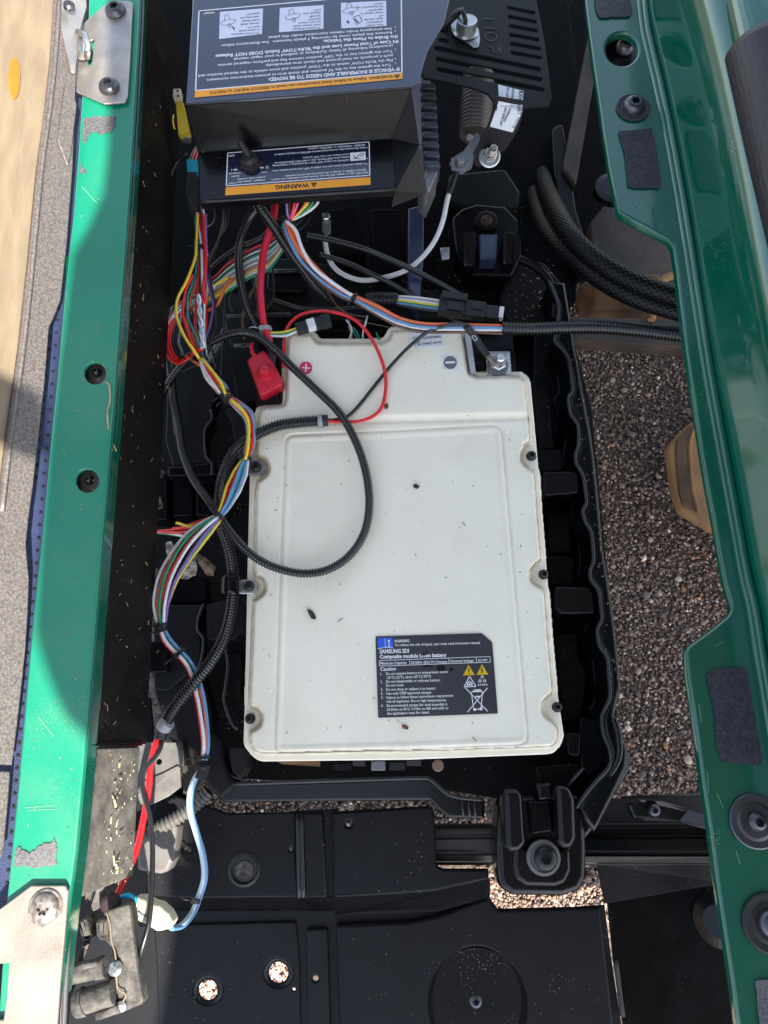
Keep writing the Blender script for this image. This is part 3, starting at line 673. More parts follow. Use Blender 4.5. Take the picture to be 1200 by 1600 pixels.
# left side terraces of the tray
for poly, z, mm in [
    ([(262, 588), (330, 560), (345, 600), (329, 640), (331, 655), (320, 673), (322, 712), (331, 724), (270, 728), (258, 690)], -.075, blackt),
    ([(350, 640), (385, 632), (392, 700), (372, 704), (364, 680), (360, 655)], -.05, blackt),
    ([(232, 742), (262, 740), (262, 812), (232, 812)], -.1, black),
    ([(268, 745), (300, 745), (300, 806), (268, 806)], -.11, black),
    ([(306, 745), (328, 745), (328, 806), (306, 806)], -.11, black),
    ([(262, 730), (335, 722), (338, 742), (262, 744)], -.07, black),
    ([(240, 900), (318, 898), (322, 935), (312, 942), (240, 944)], -.09, black),
    ([(240, 946), (316, 944), (310, 965), (309, 985), (314, 1000), (312, 1040), (262, 1080), (240, 1078)], -.07, blackt),
    ([(322, 945), (380, 930), (382, 985), (365, 1000), (324, 1000)], -.06, blackt),
    ([(355, 1020), (378, 1020), (378, 1090), (356, 1088)], -.11, blackd),
    ([(232, 1002), (262, 1000), (262, 1050), (232, 1052)], -.06, black),
    ([(240, 1078), (312, 1045), (330, 1110), (335, 1160), (318, 1180), (262, 1150)], -.075, blackt),
    ([(358, 1168), (384, 1168), (386, 1200), (376, 1218), (362, 1205)], -.05, blackt)]:
    part('tray_terrace', plate(poly, z, .035, .0022, r=5), mm, tray)
edge_w = M('worn_plastic_edge', (.022, .021, .023), .3)
for pth in ([(329, 640), (331, 655), (320, 673), (322, 712), (331, 724), (331, 742)], [(318, 944), (310, 965), (309, 985), (318, 1000), (312, 1040), (303, 1046)], [(352, 1010), (356, 1040), (352, 1075), (350, 1095), (362, 1130), (372, 1140)], [(325, 1144), (342, 1160), (350, 1190), (358, 1210), (380, 1218)]):
    part('moulded_bead', sweep(smooth_path([P(x, y, -.058) for x, y in pth], .003)[0], .0018, 8), edge_w, tray)
# curved corner and the lower beam
part('corner_moulding', plate([(312, 1150), (328, 1142), (343, 1156), (352, 1190), (360, 1213), (372, 1222), (362, 1236), (345, 1250), (325, 1235), (306, 1200)], -.052, .03, .006, r=6), blackt, tray)
part('lower_beam', plate([(340, 1251), (346, 1236), (368, 1224), (520, 1220), (600, 1217), (655, 1215), (672, 1217), (690, 1230), (712, 1246), (738, 1249), (757, 1250), (758, 1280), (702, 1278), (690, 1270), (672, 1251), (520, 1252), (345, 1254)], -.058, .02, .003, r=4), blackg, tray)
part('beam_bead', sweep(smooth_path([P(x, y, -.056) for x, y in ((365, 1225), (520, 1220), (655, 1216), (675, 1220), (705, 1243), (755, 1250))], .004)[0], .0022, 8), edge_w, tray)
for x in (722, 732, 741): part('beam_rib', sweep([P(x, 1250, -.0565), P(x + 1, 1262, -.0565), P(x + 2, 1277, -.0565)], .0016, 6), edge_w, tray)

# ================================================================== battery
bat = thing('battery', 'large white lithium battery with black warning label in the centre', 'battery', P(630, 900, -.15))
rc = lambda cx, cy, r, a0, a1, n=7: [(cx + r * math.cos(math.radians(a0 + (a1 - a0) * i / (n - 1))), cy - r * math.sin(math.radians(a0 + (a1 - a0) * i / (n - 1)))) for i in range(n)]
# raised lid outline, clockwise from the upper left tab (pixels)
def bite_r(cx, cy, r, edgex):   # notch that comes in from the right side, going down
    return rc(cx, cy, r, 60, 300, 13)
def bite_l(cx, cy, r):          # notch from the left side, going up
    return rc(cx, cy, r, 240, -60 - 0, 13) if False else rc(cx, cy, r, 240, 480, 13)[0:0] + [(cx + r * math.cos(math.radians(a)), cy - r * math.sin(math.radians(a))) for a in np.linspace(-120, 120, 13)]
lid = []
lid += ropen([(447, 534), (450, 525), (455, 521), (484, 519), (490, 525), (497, 534), (520, 535), (597, 534), (607, 528), (611, 516), (650, 514), (715, 512), (722, 516), (728, 545), (733, 583), (745, 587)], 5)
lid += ropen([(746, 587), (800, 586), (812, 586), (822, 594), (825, 620), (829, 660), (831, 685)], 5)
lid += [(830, 688), (828, 693), (822, 695)] + rc(833, 713, 16.5, 100, 250, 10) + [(829, 731), (837, 736), (839, 745)]
lid += [(842, 800), (847, 860), (848, 872), (845, 879), (839, 882)] + rc(847, 898, 16.5, 115, 250, 10) + [(844, 915), (852, 921), (854, 930)]
lid += [(859, 1000), (865, 1065), (866, 1080), (862, 1087), (857, 1090)] + rc(868, 1106, 19, 120, 250, 10) + [(864, 1126), (871, 1132), (874, 1140)]
lid += [(874, 1155), (870, 1164), (861, 1169), (845, 1170)]
lid += [(700, 1175), (560, 1177), (440, 1180), (410, 1180), (396, 1175), (389, 1163), (388, 1150), (389, 1142), (395, 1138)]
lid += [(390 + 16 * math.cos(math.radians(a)), 1123 - 16 * math.sin(math.radians(a))) for a in np.linspace(-65, 85, 10)] + [(388, 1102), (387, 1093)]
lid += [(391, 1000), (393, 950), (394, 938), (400, 934)] + [(396 + 16 * math.cos(math.radians(a)), 917 - 16 * math.sin(math.radians(a))) for a in np.linspace(-70, 85, 10)] + [(396, 897), (394, 889)]
lid += [(397, 800), (398, 765), (400, 753), (405, 749)] + [(402 + 15 * math.cos(math.radians(a)), 731 - 15 * math.sin(math.radians(a))) for a in np.linspace(-70, 80, 10)] + [(399, 712), (398, 705)]
lid += [(400, 670), (402, 650), (406, 640), (414, 635), (435, 634), (443, 631), (446, 620), (446, 570)]
flange = rounded([(444, 530), (455, 518), (486, 517), (500, 531), (596, 531), (608, 512), (720, 509), (727, 515), (740, 582), (816, 584), (829, 595), (838, 690), (853, 870), (868, 1060), (880, 1140), (882, 1150, 14), (868, 1178, 22), (640, 1187), (402, 1190, 25), (380, 1165, 20), (382, 1100), (386, 900), (390, 740), (396, 660), (404, 638), (440, 632), (443, 600)], 6)
xs = np.arange(372, 892, 1.1); ys = np.arange(504, 1198, 1.1); X, Y = np.meshgrid(xs, ys)
# local densification by line smoothing of the distance fields
dl = sdf(lid, X, Y); df = sdf(flange, X, Y)
Z = np.full(X.shape, -.016)
Z += .0165 * np.clip(1 - (1 - np.clip(dl / 7.5, 0, 1)) ** 2.2, 0, 1) ** 0.9
Z = np.where(dl < 0, -.016 - .005 * ss(-dl, 0, 4), Z)
inside = dl > 3
panel = rounded([(446, 680), (600, 674), (783, 664), (800, 860), (826, 1163), (640, 1170), (429, 1176), (438, 900)], 16)
dp = sdf(panel, X, Y)
Z -= np.where(inside, .0016 * np.exp(-(dp / 2.2) ** 2), 0)                   # groove round the centre panel
Z -= np.where(inside, .0010 * ss(dp, 5, 9), 0)
Z += np.where(inside, .0006 * np.exp(-((dp - 8.5) / 2.2) ** 2), 0)
stepy = 656 - (X - 400) * .022
Z -= np.where(inside, .0032 * ss(Y - stepy, -6, 6), 0)                       # the terminal deck stands higher
Z -= np.where(inside, .0009 * np.exp(-((Y - stepy - 8) / 2.5) ** 2), 0)
for (cx, cy) in ((430, 690), (426, 866), (422, 1078), (800, 675), (808, 852), (828, 1065), (792, 674), (580, 577), (520, 760)):   # moulded ejector marks
    dd = np.hypot(X - cx, Y - cy); Z -= np.where(inside, .0004 * np.exp(-((dd - 5) / 1.2) ** 2), 0)
Z += .0004 * np.sin(X / 90 + 1) * np.sin(Y / 120)
# grime that has settled in the grooves and round the screw notches
nz_ = .5 + .5 * np.sin(X / 7.0 + 2 * np.sin(Y / 11.0)) * np.sin(Y / 9.0 + 2 * np.sin(X / 13.0))
grime = .35 * np.exp(-(dp / 2.5) ** 2) + .30 * np.exp(-((Y - stepy - 7) / 4) ** 2)
for (cx, cy) in ((833, 713), (849, 898), (870, 1105), (390, 1123), (396, 917), (402, 731)): grime += 1.1 * np.exp(-((np.hypot(X - cx, Y - cy) - 17) / 5.0) ** 2)
grime += .55 * np.exp(-((dl - 2) / 3.5) ** 2) + .25 * np.exp(-np.clip(dl, 0, None) / 16.0)
grime = np.clip(grime * (.35 + .65 * nz_), 0, 1) * .8
V = Pgrid(X, Y, Z); keepq = (dl[:-1, :-1] > -6) & (dl[1:, 1:] > -6)
lidme = gridmesh(V, keepq); ga_ = lidme.attributes.new('grime', 'FLOAT', 'POINT'); ga_.data.foreach_set('value', grime.ravel())
part('lid', lidme, white, bat)
_t = white.node_tree; _b = _t.nodes['Principled BSDF']; _s = _b.inputs['Base Color'].links[0].from_socket
_a = _t.nodes.new('ShaderNodeAttribute'); _a.attribute_name = 'grime'; _m = _t.nodes.new('ShaderNodeMix'); _m.data_type = 'RGBA'
_t.links.new(_a.outputs['Fac'], _m.inputs[0]); _t.links.new(_s, _m.inputs[6]); _m.inputs[7].default_value = (.42, .33, .19, 1); _t.links.new(_m.outputs[2], _b.inputs['Base Color'])
body = [(q[0], q[1]) for q in flange]
part('lid_flange', plate(flange, -.0156, .007, .0018, bseg=4), white, bat)
bo = plate([((x - 630) * .985 + 630, (y - 860) * .99 + 860) for x, y in body], -.024, .11, .002)
part('case', bo, whitebody, bat)
part('terminal_deck', plate([(396, 520), (452, 518), (452, 640), (400, 640)], -.022, .02, .001), black, bat)
part('terminal_deck', plate([(722, 512), (800, 516), (808, 592), (735, 592)], -.022, .02, .001), black, bat)
part('deck_wall', bevelled(slope([P(726, 518, -.004), P(735, 520, -.004), P(744, 583, -.004), P(735, 583, -.004)], .02), .0008), whitebody, bat)
for (x, y) in ((830, 713), (849, 898), (870, 1105), (391, 1123)):
    hd = screw_meshes(8 * sx(x, y, -.01), .006); hd.transform(Matrix.Translation(P(x, y, -.013))); part('clip_screw', hd, rubber, bat, smooth=False)
# clamps with their screws on the left notches
for (x, y) in ((402, 730), (391, 916)):
    b_ = part('mounting_tab', plate([(x - 18, y - 10), (x + 4, y - 11), (x + 12, y - 3), (x + 12, y + 6), (x + 6, y + 12), (x - 18, y + 12)], -.006, .003, .0006, r=3), galv if y < 800 else zinc, bat)
    hd = screw_meshes(8.5 * sx(x, y, -.01), .005); hd.transform(Matrix.Translation(P(x - 2, y, -.006))); part('screw', hd, rubber, b_, smooth=False)
# terminal stud (negative)
tpl = part('terminal_plate', plate([(759, 549), (797, 549), (799, 585), (761, 586)], -.012, .004, .0005), zinc, bat)
m = Matrix.Translation(P(777, 572, -.012)); k = sx(777, 572, -.01)
part('washer', loft([(0, 17 * k), (.002, 17 * k), (.0024, 15 * k)], 28, True, m), galv, tpl, smooth=False)
mh = axis_m(P(777, 571, -.010), Vector((.05, -.0, 1)))
part('nut', loft([(0, 13 * k), (.007, 13 * k), (.008, 11 * k)], 6, True, mh), zinc, tpl, smooth=False)
part('stud', loft([(0, 7.5 * k), (.0205, 7.5 * k), (.022, 6 * k)], 16, True, mh), zinc, tpl, smooth=False)
# labels of the battery
zl = .0002 - .0032 - .001 + .0006
ZL = -.0032
Z5 = lambda x, y: (560 + x / 3.529, 970 + y / 3.528)
def g5(*pts): return [Z5(*p_) for p_ in pts]
lab = part('warning_label', plate(g5((97, 86), (680, 68), (738, 118), (769, 511), (109, 535), (94, 98)), ZL + .0009, .0007, .0001, r=1), lblk, bat)
zt = ZL + .0009
lw = []
def L5(s, a, b, cap, bold=0.0): lw.append(text(s, Z5(*a), Z5(*b), zt, cap / 3.53, bold=bold))
L5('WARNING', (198, 120), (281, 117), 15, .02)
L5('To reduce the risk of injury, user must read instruction manual', (200, 141), (670, 127), 14, .01)
L5('SAMSUNG SDI', (117, 180), (279, 176), 21, .03)
L5('Composite module Li-ion battery', (118, 208), (486, 198), 20, .03)
L5('Minimum Capacity', (122, 242), (266, 238), 15, .01)
L5('54.08Ah @56.7V Charging', (292, 238), (490, 232), 14, .01)
L5('Nominal Voltage', (508, 230), (636, 226), 14, .01)
L5('50.34V', (660, 225), (712, 222), 13, .01)
L5('Caution', (121, 276), (207, 273), 19, .02)
for s, a, b in (('1.', (122, 300), (132, 300)), ('Do not expose battery to temperature below', (152, 299), (494, 287)), ('-30°C(-22°F), above 60°C(140°F)', (154, 321), (400, 312)),
                ('2.', (122, 343), (133, 343)), ('Do not disassemble or mistreat battery.', (153, 342), (452, 333)), ('Do not crush.', (153, 363), (252, 360)),
                ('3.', (124, 386), (135, 386)), ('Do not drop or subject it to impact.', (154, 386), (428, 378)), ('4.', (124, 408), (135, 408)), ('Use only OEM approved charger.', (155, 408), (406, 401)),
                ('5.', (126, 430), (137, 430)), ('Failure to follow those instructions may prevent', (156, 431), (523, 418)), ('risk of explosion, fire or high temperatures.', (156, 452), (486, 443)),
                ('6.', (126, 474), (137, 474)), ('Recommended torque for stud assembly is', (157, 475), (490, 466)), ('24.5Nm on M12, 9.1Nm on M8 and refer to', (157, 497), (497, 487)), ('the application note for detail.', (158, 518), (392, 511))):
    L5(s, a, b, 14, .008)
L5('Li-ion', (661, 358), (711, 356), 12, .02)
wp = 2.6 / 3.53
def S5(pts, closed=False, w_=wp): lw.append(seglist(g5(*pts), zt, w_, closed))
S5([(115, 219), (725, 197), (728, 228), (117, 250)], True)
for a, b in (((282, 213), (284, 244)), ((498, 205), (500, 237)), ((649, 200), (652, 231))): S5([a, b])
S5([(613, 306), (583, 364), (648, 362)], True, 1.2)
S5([(601, 360), (601, 344), (613, 334), (625, 344), (626, 359)], False, 1.6); S5([(606, 352), (620, 351)], False, 2.2)
S5([(588, 368), (714, 500)], False, 1.1); S5([(712, 369), (601, 504)], False, 1.1)
S5([(622, 392), (684, 390), (676, 486), (636, 489)], True, 1.1); S5([(620, 398), (640, 381), (672, 379), (686, 396)], False, 1.2); S5([(634, 388), (678, 386)], False, 1.6); S5([(645, 418), (668, 417)], False, 2.0)
lw.append(ring2d(*Z5(676, 484), 1.4, 2.8, zt, .0003, 14)); lw.append(ring2d(*Z5(641, 489), .8, 2.2, zt, .0003, 10))
for a in range(3):
    c = Z5(683, 324); aa = math.radians(90 + a * 120); p0 = (c[0] + 4.2 * math.cos(aa), c[1] - 4.2 * math.sin(aa)); lw.append(ring2d(*p0, 1.3, 2.4, zt, .0003, 8))
part('lettering', join(lw), inkw, lab)
part('manual_mark', sheet(g5((105, 96), (188, 92), (192, 150), (109, 154)), zt, .0001), lblb, lab)
hw = [seglist(g5((146, 94), (149, 152)), zt, .5), ring2d(*Z5(168, 110), 0, 1.6, zt, .0004, 10), seglist(g5((163, 120), (169, 120), (170, 140)), zt, 1.3), seglist(g5((162, 141), (177, 140)), zt, 1.1), seglist(g5((106, 154), (148, 146), (191, 150)), zt, .8)]
part('lettering', join(hw), inkw, lab)
tri = [sheet(g5((607, 243), (577, 301), (642, 299)), zt, .00012), sheet(g5((681, 240), (652, 298), (716, 296)), zt, .00012)]
part('hazard_triangle', join(tri), M('amber_label', (.80, .50, .01), .4), lab)
tk = [seglist(g5((608, 262), (609, 282)), zt, 1.5, lift=.0003), ring2d(*Z5(610, 291), 0, .9, zt, .0003, 8), seglist(g5((683, 256), (676, 274), (686, 272), (680, 290)), zt, 1.3, lift=.0003)]
part('lettering', join(tk), inkk, lab)
# spilled drop stains on the label
st_ = [plate([(Z5(x, y)[0] + a, Z5(x, y)[1] + b) for a, b in circ(0, 0, r / 3.5, 14, ry)], zt + .0005, .0004, .0001) for x, y, r, ry in ((380, 250, 34, 2.4), (455, 260, 26, 5.5), (512, 268, 11, 2.4), (376, 172, 6, 2), (360, 186, 10, 2))]
part('stain', join(st_), M('wet_stain', (.012, .011, .012), .15), lab)
# small stickers
zs = .0002
s1 = part('plus_sticker', plate([(470, 564), (490, 565), (488, 588), (467, 586)], zs + .0006, .0005, .0001), lblw, bat)
part('plus_disc', join([ring2d(478, 575, 0, 10, zs + .0006, .0002)]), lblr, s1)
part('plus_sign', join([seg((471.5, 574.5), (484.5, 575.5), zs + .0006, 2.4, lift=.0004), seg((478.3, 568.5), (477.7, 581.5), zs + .0006, 2.4, lift=.00045)]), inkw, s1)
s2 = part('minus_sticker', plate([(692, 554.5), (716, 555), (716, 578), (692, 577.5)], zs + .0006, .0005, .0001), lblw, bat)
part('minus_disc', ring2d(703.5, 566.5, 0, 10.4, zs + .0006, .0002), inkg, s2)
part('minus_sign', seg((696, 566.8), (711, 566.2), zs + .0006, 3.4, lift=.0004), inkw, s2)
s3 = part('serial_sticker', plate([(640, 521), (692, 518.5), (694, 541), (641, 544)], zs + .0006, .0005, .0001), lblw, bat)
ls = [text('THR8A2R0P0CTT', (689, 524), (659, 526.5), zs + .0006, 4, bold=.02), text('50.34V (54Ah)', (690, 533), (660, 536), zs + .0006, 3.6, bold=.02), text('SDI 0134', (657, 526), (644, 527), zs + .0006, 3, bold=.02)]
rq = random.Random(4)
for i in range(26): x, y = rq.uniform(646, 656), rq.uniform(531, 540); ls.append(seg((x, y), (x + 1.8, y), zs + .0006, 1.2, lift=.0003))
part('lettering', join(ls), inkk, s3)
part('moulded_mark', join([seg((462, 534.5), (471, 534), .0, .7)]), inkg, bat)

# debris on the lid
def debris(pts, z, h, mat, name, label, cat):
    me = plate(pts, z + h, h * .7, .0004)
    for v in me.vertices: v.co.z += .002 * math.sin(v.co.x * 600) * math.sin(v.co.y * 500)
    return single(name, me, mat, label, cat)
debris([(479, 951), (486, 953), (491, 958), (494, 965), (492, 968), (486, 966), (483, 960)], ZL, .003, darkleaf, 'leaf_bit', 'dark curled leaf bit lying on the battery lid left of centre', 'leaf')
debris([(627, 1133), (634, 1132), (639, 1137), (637, 1140), (629, 1138)], ZL, .002, brownleaf, 'leaf_bit', 'small brown leaf bit on the lid just below the warning label', 'leaf')
debris([(645, 757), (650, 756), (656, 760), (652, 763), (647, 762)], ZL, .002, darkleaf, 'leaf_bit', 'tiny dark crumb on the upper middle of the battery lid', 'leaf')
debris([(600, 631), (606, 630), (607, 637), (601, 639)], ZL + .002, .003, brownleaf, 'leaf_bit', 'tiny brown crumb beside the thin red wire on the lid', 'leaf')
cr = []
rq = random.Random(9)
for i in range(95):
    x, y = rq.uniform(410, 850), rq.uniform(545, 1160); l_ = rq.choice([.6, .8, 1.0, 1.6, 3]); a = rq.uniform(0, 3.14)
    q = P(x, y, ZL + .001 if y > 660 else .0006); cr.append(box(q, (l_ * .0009, .0006, .0005), rot=a, bev=0))
for (x, y, x2, y2) in ((528, 972, 536, 966), (722, 816, 727, 822), (738, 1152, 744, 1158)): cr.append(sweep([P(x, y, ZL + .0015), P((x + x2) / 2, (y + y2) / 2 - 1, ZL + .002), P(x2, y2, ZL + .0015)], .0004, 4))
tag(part('dirt_crumbs', join(cr), darkleaf), 'tiny dark dirt crumbs sprinkled over the battery lid', 'dirt', kind='stuff')

# ================================================================== controller cover box
ZC = .16
cov = thing('controller_cover', 'black box cover printed with upside down warning text, top centre', 'cover', P(480, 120, .02))
zt2 = ZC
top = [(303, -60), (300, 20), (290, 163), (400, 156), (643, 137), (650, 134), (656, 128), (660, 106), (668, 80), (682, 57), (694, 35), (702, 0), (704, -60)]
part('top_panel', plate(top, ZC, .003, .0012), lblsky, cov)
fa, fb = P(290, 163, ZC - .0015), P(643, 137, ZC - .0015)
ZB = .105
ga, gb = P(309, 238, ZB), P(613, 217, ZB)
part('front_face', bevelled(slope([fa, fb, gb, ga], .0025, (0, 1, 0)), .0006), blackg, cov)
ha_, hb = P(311, 315, ZB - .0), P(617, 295, ZB)
part('switch_ledge', bevelled(slope([ga, gb, hb, ha_], .0025), .0007), blackg, cov)
part('ledge_lip', bevelled(slope([ha_, hb, hb + Vector((0, -.001, -.012)), ha_ + Vector((0, -.001, -.012))], .0025, (0, 1, 0)), .0006), blackg, cov)
part('fold_edge', sweep(smooth_path([fa + Vector((0, -.0006, .0006)), fb + Vector((0, -.0006, .0006))], .01)[0], .0016, 8), edge_w, cov)
part('fold_edge', sweep(smooth_path([ha_ + Vector((0, -.001, 0)), hb + Vector((0, -.001, 0))], .01)[0], .0017, 8), edge_w, cov)
# right gusset and side wing
gc = P(655, 226, .10); gd = P(668, 300, .055); ge = P(600, 322, .06)
part('gusset', bevelled(slope([fb, gb, P(617, 296, ZB), gc], .002, (-.3, .4, 0)), .0004), M('gusset_black', (.006, .006, .007), .5, spec=.2), cov)
part('side_strip', bevelled(slope([P(643, 137, ZC - .001), P(656, 128, ZC - .001), P(659, 225, .098), P(650, 226, .098)], .002), .0004), M('blue_black_paint', (.03, .045, .09), .3, coat=.3), cov)
part('side_wing', bevelled(slope([gc + Vector((0, 0, -.001)), P(617, 297, .09), P(612, 322, .07), gd], .002), .0004), M('dull_grey_black', (.022, .021, .022), .6), cov)
lip2 = part('left_cheek', bevelled(slope([fa, ga, ha_, P(315, 318, .08), P(313, 240, .07)], .002, (1, 0, 0)), .0004), blackg, cov)
# --- upper printed label
Z2 = lambda x, y: (250 + x / 3, y / 3)
lb1 = part('upper_label', plate([Z2(162, 460), Z2(180, 50), Z2(540, 10), Z2(1133, -35), Z2(1137, 372)], ZC + .0004, .0003, .00005), lblsky, cov)
zz = ZC + .0004
part('orange_band', sheet([Z2(162, 458), Z2(165, 427), Z2(1137, 343), Z2(1137, 370)], zz, .0002), lblor, lb1)
Wt = [seglist([Z2(167, 425), Z2(183, 52), Z2(1131, -32), Z2(1134, 340)], zz, 1.6, True)]
def W2(s, a, b, cap, bold=.015): Wt.append(text(s, Z2(*a), Z2(*b), zz, cap / 3, bold=bold))
W2('IF VEHICLE IS INOPERABLE AND NEEDS TO BE MOVED:', (1122, 317), (507, 366), 17, .03)
for s, a, b in (("Turn the ignition key to the 'N' position and chock tires to prevent inadvertent movement.", (1085, 300), (215, 372)),
                ("Flip the 'RUN-TOW' switch to the 'TOW' position and move vehicle to the desired location and", (1090, 277), (180, 352)),
                ("park it properly on level ground and chock tires immediately.", (1090, 256), (492, 303)),
                ("Turn the ignition key to the 'OFF' position remove key and perform required service", (1090, 235), (272, 302)),
                ("procedures following all Safety Guidelines as outlined in your repair manual.", (1090, 210), (342, 274))): W2(s, a, b, 13)
W2("IN Case of Total Power Loss and the 'RUN-TOW' Switch DOES NOT Release", (1116, 188), (260, 258), 16, .03)
W2('the Brake to Move the Vehicle:', (1116, 166), (765, 188), 16, .03)
W2('Remove this plastic cover by removing 3 plastic fasteners.  See illustrations below.', (1086, 148), (285, 210), 13)
W2('See emergency brake release instruction under this panel.', (1086, 130), (505, 172), 13)
W2('606887', (256, 56), (203, 60), 9)
for x, y in ((1103, 296), (1103, 276), (1103, 232), (1103, 146), (1103, 128)): Wt.append(ring2d(*Z2(x, y), 0, 1.0, zz, .0003, 8))
part('lettering', join(Wt), inkw, lb1)
Kt = [text('WARNING  Failure to follow these instructions can result in SERIOUS INJURY or DEATH', Z2(1092, 352), Z2(236, 430), zz, 4.6, bold=.02), seglist([Z2(1122, 353), Z2(1100, 355), Z2(1111, 366)], zz, 1.5, True, lift=.0004)]
for me_ in Kt: me_.transform(Matrix.Translation((0, 0, .0001)))
for i, q in enumerate([((848, 14), (1060, 4), (1062, 122), (850, 134)), ((562, 38), (767, 24), (766, 136), (558, 152)), ((281, 56), (483, 40), (478, 160), (277, 184))]):
    part('picture_panel', sheet([Z2(*p_) for p_ in q], zz, .0002), M('lilac_white_print', (.66, .67, .76), .4, var=.02), lb1)
rows = [['Push center', 'of fastener', 'with vehicle', 'key', 'when center is', 'depressed', 'lift fasteners to', 'remove'], ['To insure fastener', 'push center shaft', 'up thru insert', 'fastener', 'through', 'shield into', 'hole'], ['To secure fastener', 'in place push', 'down on', 'center shaft', 'until flush', 'with head of', 'fastener']]
for (x1, y0, ln, sy) in ((1046, 112, rows[0], 14.2), (752, 128, rows[1], 14.5), (466, 152, rows[2], 15.5)):
    for k_, s in enumerate(ln): Kt.append(text(s, Z2(x1, y0 - k_ * sy), Z2(x1 - 7.4 * len(s), y0 + 7 - k_ * sy), zz + .0002, 2.6, bold=.01))
for (cx, cy) in ((320, 105), (622, 78), (892, 48)):
    c = Z2(cx, cy); Kt.append(seglist([(c[0] + 12 * math.cos(a), c[1] + 4 * math.sin(a) - 2.5 * math.cos(a)) for a in np.linspace(0, 6.28, 16)], zz + .0002, .5))
    Kt.append(seglist([(c[0] - 6, c[1] - 3), (c[0] - 5, c[1] - 11), (c[0], c[1] - 12), (c[0] + 3, c[1] - 4)], zz + .0002, .5)); Kt.append(ring2d(c[0] + 2, c[1] + 5, 2.2, 3, zz + .0002, .0003, 12))
Kt += [seglist([Z2(340, 125), Z2(350, 140)], zz + .0002, 1.8), seglist([Z2(878, 98), Z2(885, 110)], zz + .0002, 2.6), seglist([Z2(905, 80), Z2(935, 72), Z2(948, 100), (Z2(922, 116))], zz + .0002, .7, True), seglist([Z2(912, 88), Z2(930, 108)], zz + .0002, 1.6)]
part('lettering', join(Kt), inkk, lb1)
# water drops / texture on the lid are left to the material
# --- ledge label: text plane is the ledge at ZB
Z3 = lambda x, y: (310 + x / 4.138, 180 + y / 4.138)
zb = ZB + .0002
lb2 = part('ledge_label', sheet([Z3(172, 522), Z3(184, 240), Z3(1108, 170), Z3(1114, 452)], zb, .0001), lblsky, cov)
part('orange_band', sheet([Z3(174, 520), Z3(178, 468), Z3(1112, 402), Z3(1114, 450)], zb, .0003), lblor, lb2)
W = [seglist([Z3(181, 458), Z3(190, 246), Z3(1104, 174), Z3(1108, 390)], zb, 1.4, True, lift=.0004)]
def W3(s, a, b, cap): W.append(text(s, Z3(*a), Z3(*b), zb + .0002, cap / 4.138, bold=.015))
for s, a, b in (('DO NOT alter or tamper with this unit. Unauthorized modifications can result in', (1088, 366), (472, 414)), ('SERIOUS INJURY or damage to the vehicle and will void the warranty.', (1084, 348), (560, 390)),
                ("To disable electrical system, turn key switch to 'OFF' and remove battery wires.", (1086, 308), (474, 358)), ("ALWAYS turn key to 'OFF' before disconnecting or reconnecting", (974, 285), (480, 324)), ('battery wires. ELECTRICAL ARC or BATTERY EXPLOSION can', (974, 266), (492, 306)), ("occur if key is not in the 'OFF' position.", (974, 248), (672, 272)),
                ('Wait 30 seconds after reconnecting batteries BEFORE turning key switch to', (1080, 205), (492, 252)), ("REVERSE - 'FORWARD' or 'NEUTRAL' positions.", (1076, 188), (705, 214)),
                ("TOWING - Always select 'TOW'", (430, 412), (196, 436)), ('position before towing', (430, 396), (255, 412)), ('TOW', (446, 362), (408, 366)), ('RUN', (262, 388), (215, 392)), ('STORAGE', (272, 368), (196, 374)), ('606886', (236, 256), (196, 260))):
    W3(s, a, b, 12 if len(s) > 8 else 11)
W.append(ring2d(*Z3(445, 338), 1.3, 2.1, zb, .0004, 12)); W.append(seglist([Z3(215, 350), Z3(216, 362)], zb, .8, lift=.0004))
for x, y in ((412, 341), (242, 354)): W.append(seglist([Z3(x - 13, y), Z3(x + 10, y - 1)], zb, 2.2, lift=.0004))
for x, y in ((1094, 372), (1094, 316), (1092, 280), (1090, 210)): W.append(ring2d(*Z3(x, y), 0, .9, zb, .0004, 8))
W.append(sheet([Z3(980, 245), Z3(1080, 237), Z3(1083, 290), Z3(983, 298)], zb, .0004))
part('lettering', join(W), inkw, lb2)
K3 = [text('WARNING', Z3(716, 440), Z3(498, 456), zb + .0003, 7.0, bold=.03)]
K3.append(sheet([Z3(768, 437), Z3(728, 440), Z3(747, 472)], zb, .00055))
for s in ([(1000, 262), (1018, 280), (1040, 258), (1062, 268)], [(1048, 250), (1066, 252), (1070, 262)], [(1000, 284), (1050, 282)]): K3.append(seglist([Z3(*q) for q in s], zb, 1.2, lift=.0006))
part('lettering', join(K3), inkk, lb2)
part('lettering', text('!', Z3(751, 443), Z3(746, 443), zb + .0005, 4), lblor, lb2)
# toggle switch
c = P(392, 256, ZB)
sw = part('toggle_switch', loft([(0, .0125), (.003, .0125), (.004, .010), (.006, .0095), (.007, .0105), (.009, .0105), (.011, .008), (.013, .007)], 28, True, Matrix.Translation(c)), rubber, cov, smooth=False)
part('lever', sweep([c + Vector((0, 0, .010)), c + Vector((-.004, .005, .016)), c + Vector((-.008, .010, .022)), c + Vector((-.009, .0115, .024))], [.0050, .0040, .0042, .0034], 14), rubber, sw)

